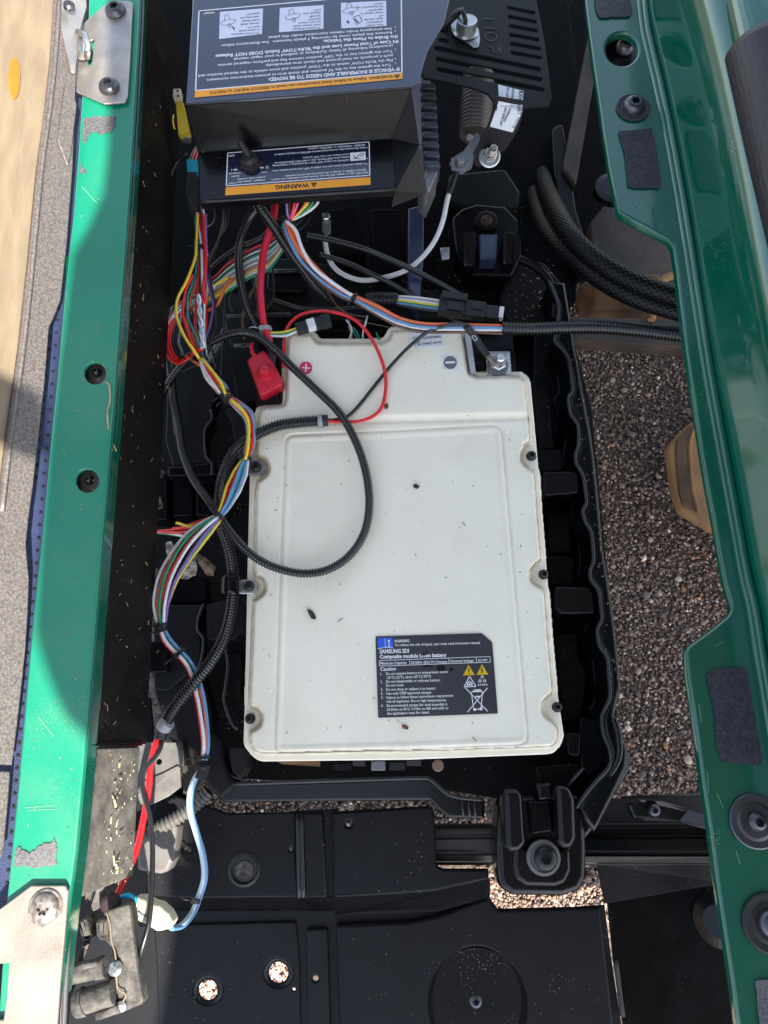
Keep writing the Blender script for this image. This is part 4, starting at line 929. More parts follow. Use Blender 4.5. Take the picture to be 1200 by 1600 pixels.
# ================================================================== dark underbody behind and above the tray
ub = thing('chassis_floor', 'black chassis sheet and cross members behind the tray under the cover', 'chassis', P(500, 250, -.2))
part('chassis_sheet', plate([(170, -60), (880, -60), (905, 140), (905, 330), (900, 470), (870, 500), (500, 500), (240, 620), (232, 700), (238, 960), (180, 1000), (180, 400)], -.17, .01, .002), blackm, ub)
part('cross_member', plate([(385, 400), (470, 404), (640, 440), (700, 470), (700, 500), (480, 500), (400, 470)], -.10, .03, .003, r=6), blackd, ub)
part('cross_member', plate([(400, 470), (600, 462), (640, 480), (640, 520), (400, 515)], -.12, .03, .003, r=6), blackd, ub)
part('recess_lip', plate([(418, 424), (470, 424), (478, 432), (478, 452), (470, 456), (426, 456), (416, 445)], -.088, .01, .003, r=6), black, ub)
for x0, y0, x1, y1, z in ((350, 495, 455, 492, -.06), (365, 541, 412, 539, -.05), (420, 424, 476, 424, -.087)):
    part('cross_bar', sweep([P(x0, y0, z), P((x0 + x1) / 2, (y0 + y1) / 2, z), P(x1, y1, z)], .0035, 10), MATS['worn_plastic_edge'], ub)
part('bracket', plate([(340, 528), (352, 500), (356, 500), (350, 530), (330, 560), (322, 560)], -.06, .012, .002), galv, ub)
for q in (((500, 330), (560, 318), (572, 400), (520, 398)), ((575, 325), (630, 325), (634, 420), (585, 430))): part('support_block', plate(q, -.07, .05, .004, r=8), blackm, ub)
part('support_block', plate([(638, 325), (662, 320), (662, 400), (656, 470), (638, 450)], -.02, .05, .002, r=2), M('blue_black_paint', (.03, .045, .09), .3), ub)
part('support_block', plate([(360, 560), (398, 555), (400, 625), (372, 632)], -.06, .03, .002, r=3), blackd, ub)

part('lower_backing', plate([(20, 1090), (235, 1090), (240, 1150), (300, 1240), (240, 1300), (226, 1430), (130, 1480), (120, 1670), (-60, 1670), (-40, 1300)], -.19, .006, .001), black, ub)
# plate with the ground cable lug
lg = thing('cable_lug_bolt', 'small steel lug bolt standing beside the cover, below the printed ledge', 'bolt', P(512, 350, -.02))
part('lug', plate([(503, 332), (516, 334), (517, 362), (510, 368), (504, 362)], .002, .003, .0006, r=3), galv, lg)
hd = loft([(0, .0055), (.005, .0055), (.006, .0045)], 6, True, Matrix.Translation(P(510, 342, .002))); part('hex_head', hd, zinc, lg, smooth=False)

# finned heat sink column
hs = thing('heat_sink', 'grey finned alloy heat sink standing right of the printed cover', 'heat sink', P(668, 200, -.02))
for i in range(9):
    y = 128 + i * 15.2; x = 668 + i * .9
    part('fin', plate([(x - 12, y), (x + 8, y + 1), (x + 13, y + 5), (x + 13, y + 10), (x - 12, y + 9)], .062, .03, .002, r=3), M('blue_grey_alloy', (.06, .068, .09), .4, metal=.4, bump=.5, bscale=500), hs)
part('core', plate([(655, 120), (672, 120), (684, 262), (668, 300), (655, 290)], .052, .05, .002), galv, hs)
part('foot', plate([(664, 262), (683, 258), (684, 268), (672, 296), (662, 300)], .055, .03, .002, r=3), galv, hs)

# slotted controller bracket, upper right
vb = thing('slotted_bracket', 'black slotted metal cover plate with stamped marks right of the printed cover', 'bracket', P(760, 100, .03))
def slot(x0, y0, x1, y1, w_):
    a = math.atan2(y1 - y0, x1 - x0); o = []
    for k in range(7): t = a + math.pi / 2 + math.pi * k / 6; o.append((x0 + w_ * math.cos(t), y0 + w_ * math.sin(t)))
    for k in range(7): t = a - math.pi / 2 + math.pi * k / 6; o.append((x1 + w_ * math.cos(t), y1 + w_ * math.sin(t)))
    return o
ZV = .085
holes = [slot(682, 75, 842, 108, 3.4), slot(684, 92, 844, 124, 3.4), slot(685, 108, 848, 140, 3.4)]
holes += [slot(690, 48, 699, 50, 3), slot(688, 62, 699, 64, 3)]
for i, y in enumerate((12, 26, 40, 54, 68, 82)): holes.append(slot(795 + i, y, 834 + 2 * i, y + 8, 2.8))
vp_ = [(650, -60), (830, -60), (838, 0), (850, 60), (862, 150), (858, 166), (822, 168), (818, 172), (812, 160), (780, 152), (776, 172), (771, 158), (762, 147), (748, 140), (735, 136), (700, 128), (661, 122), (655, 80)]
part('slotted_panel', plate(vp_, ZV, .003, .0008, holes=holes), blackt, vb)
LN0 = (P(819, 160, ZV) - P(774, 160, ZV)).cross(P(774, 160, ZV) - P(762, 212, .05)).normalized()
if LN0.z < 0: LN0 = -LN0
LO0 = P(795, 165, ZV - .0005)
lgp = [P(774, 140, ZV - .0015), P(819, 160, ZV - .0015), P(818, 200, .055), P(770, 228, .04), P(748, 258, .03), P(732, 250, .03), P(748, 206, .055), P(772, 168, ZV - .006)]
part('bent_leg', plate_on([(773, 150), (820, 158), (818, 176), (808, 207), (790, 234), (770, 248), (748, 263), (733, 252), (748, 224), (762, 196), (772, 168)], LO0, LN0, (0, 1, 0), .003, .0006, r=6), blackt, vb)
mkz = ZV + .0004
stm = [seglist([(756, 30), (770, 31)], ZV, 2, lift=.0006), seglist([(758, 44), (776, 46)], ZV, 2, lift=.0006)]
for i in range(1):
    c = [(767 + 9 * math.cos(a), 58 + 6.5 * math.sin(a)) for a in np.linspace(0, 6.28, 20)]
    stm.append(sweep(smooth_path([P(x, y, ZV) for x, y in c], .002)[0], .0008, 6))
stm.append(sweep(smooth_path([P(x, y, ZV) for x, y in ((760, 72), (770, 76), (768, 80), (778, 82), (780, 74), (783, 86))], .002)[0], .0008, 6))
stm.append(sweep(smooth_path([P(x, y, ZV) for x, y in ((757, 30), (764, 30), (771, 31))], .003)[0], .0008, 6)); stm.append(sweep(smooth_path([P(x, y, ZV) for x, y in ((759, 44), (768, 45), (777, 46))], .003)[0], .0008, 6))
part('stamped_mark', join(stm), MATS['worn_plastic_edge'], vb)
part('inner_board', plate([(640, -60), (832, -60), (850, 150), (740, 130), (655, 118)], .02, .004, .001), blackm, vb)
# sticker folded over the leg
so = P(779, 132, ZV + .0006); part('sticker', plate([(778.5, 132), (818, 142), (816, 172), (780, 165)], ZV + .0008, .0006, .0001), lblw, vb)
LN = LN0.copy()
if LN.z < 0: LN = -LN
LO = LO0 + LN0 * .0012
s_ = part('sticker', plate_on([(779.5, 158), (817, 166), (815, 178), (801, 207), (765.5, 198)], LO, LN, (0, 1, 0), .0006, .0001), lblw, vb)
tx = [text('RXV FLEET', (811, 142), (808, 180), ZV + .0009, 5.4, bold=.02), text('SOFTWARE: 10F', (800, 138), (797, 166), ZV + .0009, 3.2, bold=.02), text('ESC CONTROLLER', (792, 137), (789, 164), ZV + .0009, 3, bold=.02)]
tx += [text('ELITE', (810, 183), (800, 199), 0, 5.4, org=LO, n=LN, bold=.02), text('1045N601', (796, 168), (786, 189), 0, 3.6, org=LO, n=LN, bold=.03), text('10014N01687', (789, 167), (780, 196), 0, 3.4, org=LO, n=LN, bold=.03)]
part('lettering', join(tx), inkk, s_)
# round thermal switch on it
rl = thing('round_switch', 'round metal capped switch with oval flange riveted on the slotted plate', 'switch', P(732, 42, ZV))
part('flange', plate([(704, 36, 6), (706, 28, 8), (722, 26, 8), (748, 44, 8), (750, 62, 8), (748, 73, 6), (740, 74, 6), (706, 48, 8)], ZV + .003, .002, .0005, r=8), M('satin_metal', (.5, .5, .5), .35, metal=.9), rl)
cm = axis_m(P(728, 49, ZV + .003), (.02, .12, 1)); k = sx(728, 45, ZV)
part('can', loft([(0, 20 * k), (.002, 18 * k), (.002, 16 * k), (.013, 15.5 * k), (.0145, 15.5 * k), (.015, 14 * k), (.0148, 12 * k)], 32, True, cm), M('satin_metal', (.5, .5, .5), .35, metal=.9), rl, smooth=False)
part('rivet', loft([(0, 4.5 * k), (.0015, 4 * k), (.002, 2.4 * k)], 16, True, Matrix.Translation(P(743, 68, ZV + .003))), WM('pale_green_metal', (.30, .42, .36)), rl)
part('lead', sweep(smooth_path(pp([(728, 34, .105), (722, 17, .11), (712, 26, .10), (700, 38, .09), (688, 50, .07)]), .004)[0], .003, 10), rubber, rl)
part('lead', sweep(smooth_path(pp([(724, 14, .108), (712, 18, .106), (700, 32, .09), (690, 44, .07)]), .004)[0], .0022, 10), M('grey_trim_rubber', (.1, .09, .1), .4), rl)
# bolts of the bent leg
for (x, y, zz_, kind) in ((765, 244, PL(765, 244, LO0, LN0).z + .003, 1), (719, 254, .034, 0)):
    b_ = thing('stud_bolt' if kind else 'hex_bolt', 'long threaded stud with stacked nuts hanging below the white sticker' if kind else 'hex head bolt on the pointed steel tab above the white wire', 'bolt', P(x, y, zz_)); k = sx(x, y, zz_)
    if kind:
        ax = Vector((-.0, -.55, 1)).normalized(); m_ = axis_m((0, 0, 0), ax)
        part('washer', loft([(-.002, 17 * k), (.0, 17 * k), (.001, 15 * k)], 28, True, m_), M('satin_metal', (.5, .5, .5), .35, metal=.9), b_, local=True, smooth=False)
        part('nut', loft([(.001, 12.5 * k), (.007, 12.5 * k), (.008, 10 * k)], 6, True, m_), galv, b_, local=True, smooth=False)
        part('nut', loft([(.009, 10 * k), (.013, 10 * k), (.014, 8.5 * k)], 6, True, m_), zinc, b_, local=True, smooth=False)
        prof = []
        for i in range(20): prof += [(.014 + i * .0012, 5.8 * k), (.0146 + i * .0012, 5.0 * k)]
        part('thread', loft(prof + [(.040, 4 * k)], 14, True, m_), zinc, b_, local=True, smooth=False)
    else:
        part('hex_head', loft([(0, 8.5 * k), (.006, 8.5 * k), (.007, 7 * k)], 6, True), galv, b_, local=True, smooth=False)
        part('tab', loft([(-.004, 17 * k), (-.001, 17 * k)], 5, True), galv, b_, local=True, smooth=False)
part('steel_tab', plate([(745, 206), (750, 214), (742, 240), (737, 262), (720, 271), (701, 256), (711, 243), (724, 236)], .032, .003, .0006, r=3), galv, vb)
# ribbed cylinder (coil) beneath
cy = thing('ribbed_cylinder', 'dusty ribbed metal cylinder lying between the heat sink and the slotted plate', 'cylinder', P(750, 190, -.02))
A1, A2 = P(748, 120, .02), P(742, 212, .005)
Pn, s = smooth_path([A1, A1.lerp(A2, .5), A2], .0008); kk = np.arange(len(s)) % 7
part('coil_body', sweep(Pn, np.where(kk < 4, .022, .0195), 32), M('dusty_ribbed_metal', (.14, .12, .105), .5, metal=.5, speck=.6, wear=.5, wcol=(.2, .16, .12)), cy)
part('end_nub', loft([(0, .005), (.006, .005), (.007, .003)], 16, True, axis_m(P(733, 213, .012), (0, -1, .5))), galv, cy)

# motor mount with lugs near the top middle
mmn = thing('motor_mount', 'black cast mount with large centre bolt and two lugs behind the battery', 'mount', P(765, 380, -.12))
part('mount_plate', plate([(722, 325), (745, 318), (790, 322), (812, 345), (815, 400), (800, 430), (730, 430), (712, 395), (706, 340)], -.085, .04, .004, r=8), black, mmn)
part('outer_lug', bevelled(slope(pp([(722, 362, -.05), (745, 360, -.05), (743, 416, -.065), (724, 416, -.065)]), .035), .004), blackg, mmn)
part('outer_lug', bevelled(slope(pp([(786, 360, -.05), (804, 361, -.05), (804, 412, -.065), (785, 413, -.065)]), .035), .004), blackg, mmn)
part('centre_saddle', bevelled(slope(pp([(748, 365, -.055), (778, 365, -.055), (776, 404, -.062), (750, 405, -.062)]), .03), .003), M('blue_black_paint', (.03, .045, .09), .3), mmn)
part('bushing', loft([(0, .017), (.004, .0165), (.005, .013)], 32, True, Matrix.Translation(P(760, 347, -.08))), blackd, mmn)
part('centre_bolt', loft([(0, .0085), (.005, .0085), (.006, .006), (.010, .0045), (.0105, .003)], 18, True, Matrix.Translation(P(760, 347, -.075))), rusty, mmn)
part('casting', plate([(700, 270), (790, 262), (815, 300), (812, 330), (720, 325), (700, 315)], -.11, .05, .006, r=10), blackd, mmn)
part('bright_tab', plate([(688, 387), (702, 386), (702, 404), (690, 406)], -.06, .004, .0005), zinc, mmn)
# curved casting right of mount
part('curved_rib', sweep(smooth_path(pp([(812, 405, -.06), (838, 418, -.06), (858, 440, -.06), (868, 470, -.06), (866, 500, -.06)]), .004)[0], .006, 12), black, tray)
part('corner_panel', plate([(800, 400), (850, 410), (880, 445), (884, 500), (800, 520), (780, 470)], -.1, .05, .003, r=8), blackd, tray)

# ================================================================== right: dark wheel arch and axle parts
wa = thing('wheel_arch_liner', 'dark inner wheel arch behind the right green rail, top right', 'panel', P(920, 250, -.3))
part('arch_panel', plate([(840, -60), (1250, -60), (1250, 420), (1040, 430), (900, 430), (860, 300), (850, 100)], -.27, .01, .002), blackm, wa)
part('arch_rib', bevelled(slope(pp([(880, 260, -.14), (925, 30, -.1), (940, 60, -.1), (900, 290, -.14)]), .02), .003), brown, wa)
part('arch_rib', plate([(862, 200), (880, 190), (902, 330), (930, 420), (900, 430), (870, 330)], -.15, .03, .004, r=8), black, wa)
part('arch_boss', loft([(0, .03), (.01, .028), (.012, .02)], 28, True, Matrix.Translation(P(955, 300, -.16))), blackg, wa)
part('arch_rib', plate([(920, 350), (960, 300), (1045, 370), (1065, 450), (1030, 470), (930, 420)], -.2, .02, .004, r=8), brown, wa)
ax = thing('axle_beam', 'dusty brown axle beam crossing behind the corrugated conduit', 'beam', P(980, 500, -.25))
part('beam', bevelled(slope(pp([(885, 495, -.16), (1120, 500, -.16), (1120, 545, -.16), (890, 530, -.16)]), .03), .003), brown, ax)
part('beam_flange', bevelled(slope(pp([(895, 500, -.10), (1110, 512, -.10), (1110, 530, -.10), (905, 510, -.10)]), .01), .002), black, ax)
hub_ = thing('dusty_housing', 'tan dusty rounded housing behind the braided cables', 'housing', P(960, 460, -.3))
part('housing_shell', bevelled(slope(pp([(905, 445, -.2), (930, 432, -.17), (1030, 425, -.17), (1045, 440, -.17), (1052, 480, -.2), (1060, 515, -.22), (920, 492, -.22)]), .04), .008, 3), M('tan_brown_dust', (.16, .085, .04), .8, var=.3, bump=.4), hub_)
part('housing_ring', sweep(smooth_path(pp([(1018, 500, -.155), (1022, 465, -.155), (1035, 438, -.155), (1060, 428, -.155)]), .004)[0], .006, 12), tan, hub_)
sk = thing('tan_board', 'dusty orange tan board edge lying on the gravel beside the right rail', 'board', P(1100, 740, -.34))
zsk = -.33
part('board_top', plate([(1075, 663), (1100, 650), (1260, 600), (1260, 900), (1123, 834), (1085, 812), (1063, 797), (1056, 778), (1053, 770), (1046, 720), (1043, 702), (1050, 688)], zsk, .02, .005, r=6), tan, sk)
part('board_rim', plate([(1058, 686), (1078, 666), (1100, 655), (1088, 672), (1080, 700), (1082, 760), (1090, 800), (1068, 790), (1062, 772), (1056, 710)], zsk + .003, .004, .001, r=4), M('tan_brown_dust', (.16, .085, .04), .8), sk)
part('board_rib', sweep(smooth_path(pp([(1084, 672, zsk + .003), (1078, 700, zsk + .003), (1082, 760, zsk + .003), (1092, 800, zsk + .003)]), .004)[0], .003, 8), tan, sk)

# ================================================================== right green rail
gr = thing('green_side_body', 'wide green body rail with notched edge along the right side', 'rail', P(1100, 800, .1))
ledge = [(913, -60), (915, 0), (920, 40), (928, 100), (937, 160), (944, 210), (952, 260), (960, 300), (967, 331), (1000, 350), (1045, 374), (1052, 386), (1057, 420), (1064, 480), (1073, 550), (1084, 620), (1096, 700), (1106, 760), (1116, 810), (1126, 870), (1135, 915), (1143, 942), (1144, 953), (1138, 962), (1110, 985), (1076, 1010), (1072, 1020), (1075, 1060), (1083, 1110), (1090, 1160), (1099, 1230), (1110, 1300), (1121, 1385), (1134, 1470), (1146, 1550), (1158, 1640),
          (1330, 1640), (1290, 1300), (1240, 1050), (1172, 950), (1160, 900), (1140, 790), (1120, 680), (1102, 580), (1086, 480), (1066, 350), (1052, 270), (1040, 205), (1024, 130), (1012, 80), (1002, 30), (994, -60)]
hr = [circ(972, 76, 25, 28, 26), circ(989, 168, 15)]
part('ledge_panel', plate(ledge, .16, .012, .0032, holes=hr, bseg=4), greenm, gr)
for (x0, y0, x1, y1) in ((935, 150, 942, 158), (1008, 305, 1016, 322), (1120, 1240, 1130, 1262), (1150, 1330, 1156, 1350), (990, 318, 1000, 326), (1105, 1205, 1107, 1240), (1092, 1100, 1096, 1130), (1118, 1010, 1130, 1002)):
    part('scratch', seg((x0, y0), (x1, y1), .1602, .9), M('scratch_green', (.16, .36, .22), .6), gr)
# bright crease bead where the wall meets the ledge
cr_px = [(994, -60), (1002, 30), (1012, 80), (1024, 130), (1040, 205), (1052, 270), (1066, 350), (1086, 480), (1102, 580), (1120, 680), (1140, 790), (1160, 900), (1172, 950), (1188, 1050), (1230, 1300)]
part('crease_bead', sweep(smooth_path([P(x, y, .161) for x, y in cr_px], .006)[0], .004, 12), greenm, gr)
part('crease_bead', sweep(smooth_path([P(x + 8, y, .168) for x, y in cr_px], .006)[0], .0035, 12), greenm, gr)
# the wall rises and leans back over the ledge's outer side
wv, nz = [], 9
base_ = smooth_path([P(x + 6, y, .161) for x, y in cr_px], .02)[0]
prof = [(0, 0), (.002, .012), (.004, .03), (.006, .055), (.008, .08), (.014, .10), (.03, .112), (.06, .118), (.16, .12)]
Vw = np.zeros((len(base_), len(prof), 3))
for i, q in enumerate(base_):
    for j, (dx, dz) in enumerate(prof): Vw[i, j] = (q[0] + dx, q[1], q[2] + dz)
Vw = Vw.transpose(1, 0, 2)[::-1]
wallme = gridmesh(Vw.copy()); wallme.flip_normals() if False else None
part('side_wall', wallme, greenm, gr)
patch([(929, -10), (985, -10), (988, 20), (984, 25), (938, 27), (931, 14)], .161, 'adhesive_patch', velcrod, gr, 5, .7)
patch([(967, 205), (1018, 200), (1022, 214), (1034, 288), (1031, 293), (990, 293), (982, 291), (976, 240)], .161, 'adhesive_patch', velcrod, gr, 6, .8)
patch([(1104, 1056), (1112, 1046), (1164, 1043), (1169, 1054), (1176, 1100), (1186, 1160), (1192, 1188), (1186, 1196), (1128, 1190), (1121, 1170), (1116, 1110)], .161, 'adhesive_patch', velcrod, gr, 8, .7)
patch([(1181, 1532), (1230, 1530), (1240, 1640), (1194, 1640), (1186, 1590)], .161, 'adhesive_patch', velcro, gr, 9, .8)
bt = []
k = sx(972, 76, .14)
t = thing('recessed_screw', 'dark screw sunk in the round hole at the top of the right rail', 'screw', P(972, 80, .138), 'screws of the right rail')
part('cup', loft([(-.004, 34 * k), (-.002, 34 * k), (-.002, 10 * k)], 28, True), blackg, t, local=True)
hd = screw_meshes(14 * k, .010); hd.transform(Matrix.Translation((4 * k, 4 * k, .0))); part('screw_head', hd, boltm, t, local=True, smooth=False)
def washer_screw(x, y, wr, hr_, h, label, mat, name='washer_screw'):
    k = sx(x, y, .161); t = thing(name, label, 'screw', P(x, y, .161), 'screws of the right rail')
    part('washer', loft([(0, wr * k), (.0014, wr * k), (.002, wr * k * .95), (.0012, wr * k * .72), (.002, wr * k * .6)], 36), mat, t, local=True, smooth=False)
    hd = screw_meshes(hr_ * k, h); hd.transform(Matrix.Translation((0, 0, .001))); part('screw_head', hd, boltm, t, local=True, smooth=False)
washer_screw(989, 169, 26, 17, .010, 'dark screw on a grey washer below the sunken one on the right rail', velcrod)
washer_screw(1180, 1283, 41, 15, .008, 'large dished washer screw low on the right rail', boltm)
washer_screw(1203, 1442, 44, 20, .006, 'black oval plug at the frame edge, lowest fastener on the right rail', rubber)
# black seat arm tube at the right
ar = thing('arm_rest', 'thick black cylinder resting along the right green wall, top right', 'arm rest', P(1180, 200, .2))
e0, e1 = P(1158, 78, .262), P(1262, 520, .262)
dd = (e1 - e0).normalized(); o_ = Vector((.020, 0, 0))
prf = [(0, .002), (0, .026), (.0015, .033), (.006, .0365), (.012, .038), (.40, .040), (.41, .030)]
part('cylinder', loft(prf, 48, True, axis_m(e0 + o_, dd)), M('satin_black_vinyl', (.03, .026, .03), .42, bump=.35, bscale=900, var=.2, stretch=(1, .2, 1)), ar)
part('end_sleeve', loft([(-.05, .030), (-.002, .031), (.002, .031)], 40, True, axis_m(e0 + o_, dd)), greenm, ar)

# ================================================================== bottom: floor panels
fu = thing('upper_floor_panel', 'black plastic floor panel with raised ribs just below the battery', 'floor panel', P(500, 1330, -.13))
ZU = -.105
hu = [circ(382, 1358, 19, 28, 20), circ(295, 1329, 3.6, 14), circ(455, 1327, 4, 14), circ(545, 1287.5, 5.5, 16)]
part('panel_left', plate([(250, 1236), (300, 1252), (357, 1271), (462, 1269), (464, 1402), (300, 1404), (230, 1400), (226, 1300)], ZU, .006, .002, holes=hu[:3]), blackt, fu)
part('panel_ridge', plate([(472, 1271), (505, 1270), (510, 1402), (477, 1403)], ZU + .0, .006, .002), blackt, fu)
for x0, x1 in ((465, 468), (471, 474)): part('ridge_bead', sweep(smooth_path([P(x0, 1272, ZU + .0015), P((x0 + x1) / 2, 1340, ZU + .0015), P(x1, 1402, ZU + .0015)], .01)[0], .0026, 8), M('worn_plastic_edge', (.022, .021, .023), .3), fu)
part('groove_floor', plate([(455, 1268), (525, 1264), (530, 1402), (458, 1404)], ZU - .005, .004, .001), black, fu)
part('panel_right', plate([(517, 1269), (600, 1264), (668, 1260), (676, 1262), (679, 1272), (682, 1346), (686, 1355), (694, 1358), (764, 1358), (764, 1374), (740, 1380), (680, 1393), (620, 1398), (522, 1403)], ZU + .001, .008, .003, holes=[hu[3]], r=3), blackt, fu)
part('panel_return', bevelled(slope([P(228, 1400, ZU - .003), P(522, 1402, ZU - .003), P(522, 1424, -.15), P(228, 1424, -.15)], .003), .0008), black, fu)
part('panel_return', bevelled(slope([P(522, 1402, ZU - .003), P(683, 1391, ZU - .003), P(766, 1372, ZU - .003), P(766, 1402, -.15), P(684, 1424, -.15), P(524, 1430, -.15)], .003), .0008), black, fu)
part('grommet', loft([(0, .019), (.002, .0185), (.003, .016), (.001, .0145), (-.004, .0145), (-.004, .008)], 36, True, Matrix.Translation(P(382, 1358, ZU - .001))), rubber, fu)
part('grommet_core', plate(circ(382, 1359, 14.5, 24), ZU + .0006, .003, .0008), M('grommet_grit', (.10, .085, .075), .8, var=.4, vscale=250, bump=1.0, bscale=300), fu)
fl_ = thing('lower_floor_panel', 'wide black lower floor panel with round drain holes, bottom of frame', 'floor panel', P(560, 1520, -.2))
ZF = -.165
hf = [circ(325, 1547, 14.5, 26, 16), circ(435, 1520, 15, 26, 16.5), circ(493, 1529, 4.6, 12), circ(459, 1546, 2.6, 10), circ(590, 1402, 8, 18), circ(440, 1407, 8, 18), circ(310, 1411, 6, 14)]
part('panel_skin', plate([(150, 1440), (228, 1422), (300, 1398), (760, 1396), (766, 1404), (778, 1420), (840, 1421), (945, 1414), (956, 1500), (972, 1604), (975, 1655), (100, 1655), (110, 1560)], ZF, .004, .0012, holes=hf), blackt, fl_)
X_, Y_ = np.meshgrid(np.arange(225, 960, 4.0), np.arange(1428, 1652, 4.0))
for (x, y, r_, z_) in ((325, 1547, 22, ZF), (435, 1520, 22, ZF)):
    part('drain_rim', loft([(0, r_ * .00083 * 1.02), (.0018, r_ * .00083 * .97), (.0024, r_ * .00083 * .85), (.0004, r_ * .00083 * .72), (-.006, r_ * .00083 * .70)], 36, False, Matrix.Translation(P(x, y, z_))), rubber, fl_)
part('raised_field', plate([(240, 1446), (462, 1440), (468, 1500), (470, 1655), (250, 1655), (244, 1500)], ZF + .004, .004, .0032, holes=[circ(325, 1547, 24, 30), circ(435, 1520, 24, 30), circ(459, 1546, 2.8, 10)], r=5, bseg=4), blackt, fl_)
part('raised_field', plate([(478, 1452), (512, 1450), (518, 1655), (482, 1655)], ZF + .006, .006, .004, holes=[circ(493, 1529, 4.8, 12)], r=6, bseg=4), blackt, fl_)
part('raised_field', plate([(524, 1445), (640, 1440), (680, 1432), (762, 1402), (778, 1421), (938, 1417), (948, 1500), (966, 1655), (534, 1655)], ZF + .009, .009, .005, holes=[circ(745, 1565, 64, 48, 84)], r=5, bseg=4), blackt, fl_)
part('recess_dish', loft([(.009, .0575), (.006, .055), (.002, .050), (.001, .02)], 48, True, Matrix.Translation(P(745, 1565, ZF))), blackd, fl_)
part('rusty_washer', loft([(0, .0195), (.003, .0195), (.004, .017), (.003, .01)], 32, True, Matrix.Translation(P(743, 1562, ZF + .002))), rusty, fl_)
hd = screw_meshes(.0085, .006); hd.transform(Matrix.Translation(P(743, 1563, ZF + .005))); part('screw', hd, boltm, fl_, smooth=False)
for x, y in ((310, 1411), (441, 1407)):
    part('clip', loft([(0, .006), (.003, .0055), (.004, .003)], 16, True, Matrix.Translation(P(x, y, ZF - .002))), galv, fl_)
# dark side pan right of the floor
sp_ = thing('side_pan', 'dark curved pan right of the lower floor panel, bottom right', 'panel', P(1040, 1480, -.2))
part('pan_sheet', bevelled(slope(pp([(945, 1372, -.19), (1010, 1368, -.19), (1200, 1360, -.19), (1260, 1680, -.19), (985, 1680, -.19), (958, 1500, -.19)]), .004), .001), black, sp_)
part('pan_bright_edge', sweep(smooth_path(pp([(962, 1500, -.16), (968, 1550, -.16), (973, 1588, -.16)]), .006)[0], .003, 8), brown, sp_)
part('pan_boss', loft([(0, .035), (.012, .03), (.02, .018)], 32, True, axis_m(P(1128, 1435, -.15), (-.6, 0, 1))), blackg, sp_)
part('pan_flange', bevelled(slope(pp([(932, 1350, -.18), (1120, 1352, -.18), (1130, 1380, -.189), (945, 1412, -.189)]), .003), .0008), blackd, sp_)
# rubber bumper beam
bb = thing('bumper_beam', 'black ridged beam running right from the bolted mount to the green rail', 'beam', P(1010, 1320, -.16))
def beam(x0, x1, ya0, ya1, yb0, yb1, z, pr, mat):
    n_ = len(pr); ms = []
    for i in range(n_ - 1):
        (f0, z0), (f1, z1) = pr[i], pr[i + 1]
        q = [P(x0, ya0 + (yb0 - ya0) * f0, z + z0), P(x1, ya1 + (yb1 - ya1) * f0, z + z0), P(x1, ya1 + (yb1 - ya1) * f1, z + z1), P(x0, ya0 + (yb0 - ya0) * f1, z + z1)]
        ms.append(mk(q, [(3, 2, 1, 0)]))
    m_ = join(ms); return m_
bpr = [(0, -.03), (.01, -.004), (.06, 0), (.18, .001), (.22, -.003), (.30, -.003), (.34, .002), (.62, .003), (.68, -.002), (.74, -.002), (.8, 0), (.96, -.002), (1, -.03)]
part('beam_skin', beam(905, 1122, 1292, 1290, 1350, 1351, -.12, bpr, rubber), blackg, bb)
part('beam_skin', beam(676, 800, 1294, 1292, 1348, 1348, -.125, bpr, rubber), M('worn_dark_rubber', (.05, .045, .04), .4, wear=.4, wcol=(.10, .085, .07)), bb)
part('beam_core', plate([(672, 1290), (1124, 1286), (1124, 1352), (672, 1352)], -.15, .02, .001), rubber, bb)
fx = thing('rear_cross_frame', 'flat metal cross frame behind the ridged beam at lower right', 'frame', P(1030, 1265, -.2))
part('frame_bar', plate([(930, 1252), (1000, 1246), (1110, 1240), (1125, 1290), (925, 1292)], -.16, .01, .001), M('dull_brown_black', (.035, .03, .028), .55, wear=.3, wcol=(.1, .08, .06)), fx)
part('bright_edge', sweep([P(970, 1246, -.157), P(1040, 1243, -.157), P(1108, 1240, -.157)], .0015, 6), brown, fx)
cb = part('clamp_bar', bevelled(slope(pp([(980, 1256, -.10), (1000, 1249, -.095), (1040, 1252, -.095), (1075, 1264, -.10), (1115, 1276, -.11), (1118, 1300, -.11), (1060, 1285, -.10), (1010, 1283, -.10), (990, 1278, -.10)]), .012), .003), blackg, fx)
hd = screw_meshes(.007, .005); hd.transform(Matrix.Translation(P(1022, 1266, -.094))); part('screw', hd, boltm, cb, smooth=False)

# moulded bolt mount
mo = thing('moulded_mount', 'chunky moulded black mount with two raised horns and one star screw', 'mount', P(845, 1330, -.12))
part('mount_base', plate([(779, 1262), (790, 1245), (905, 1240), (914, 1262), (917, 1330), (916, 1372), (906, 1392), (880, 1401), (800, 1400), (782, 1388), (777, 1368), (775, 1320)], -.055, .05, .007, r=14, bseg=4), blackg, mo)
part('mount_boss', plate([(803, 1318), (824, 1330), (880, 1328), (890, 1316), (893, 1360), (884, 1380), (868, 1386), (822, 1385), (806, 1374), (801, 1352)], -.043, .02, .005, r=14, bseg=4), blackg, mo)
part('horn', plate([(787, 1238), (794, 1233), (810, 1234), (817, 1242), (822, 1318), (812, 1330), (796, 1332), (790, 1322)], -.018, .04, .006, r=9, bseg=4), blackg, mo)
part('horn', plate([(868, 1230), (880, 1226), (892, 1232), (899, 1250), (901, 1310), (894, 1325), (880, 1326), (872, 1316)], -.018, .04, .006, r=9, bseg=4), blackg, mo)
part('saddle', plate([(824, 1252), (860, 1250), (866, 1300), (830, 1305)], -.04, .02, .003, r=4), black, mo)
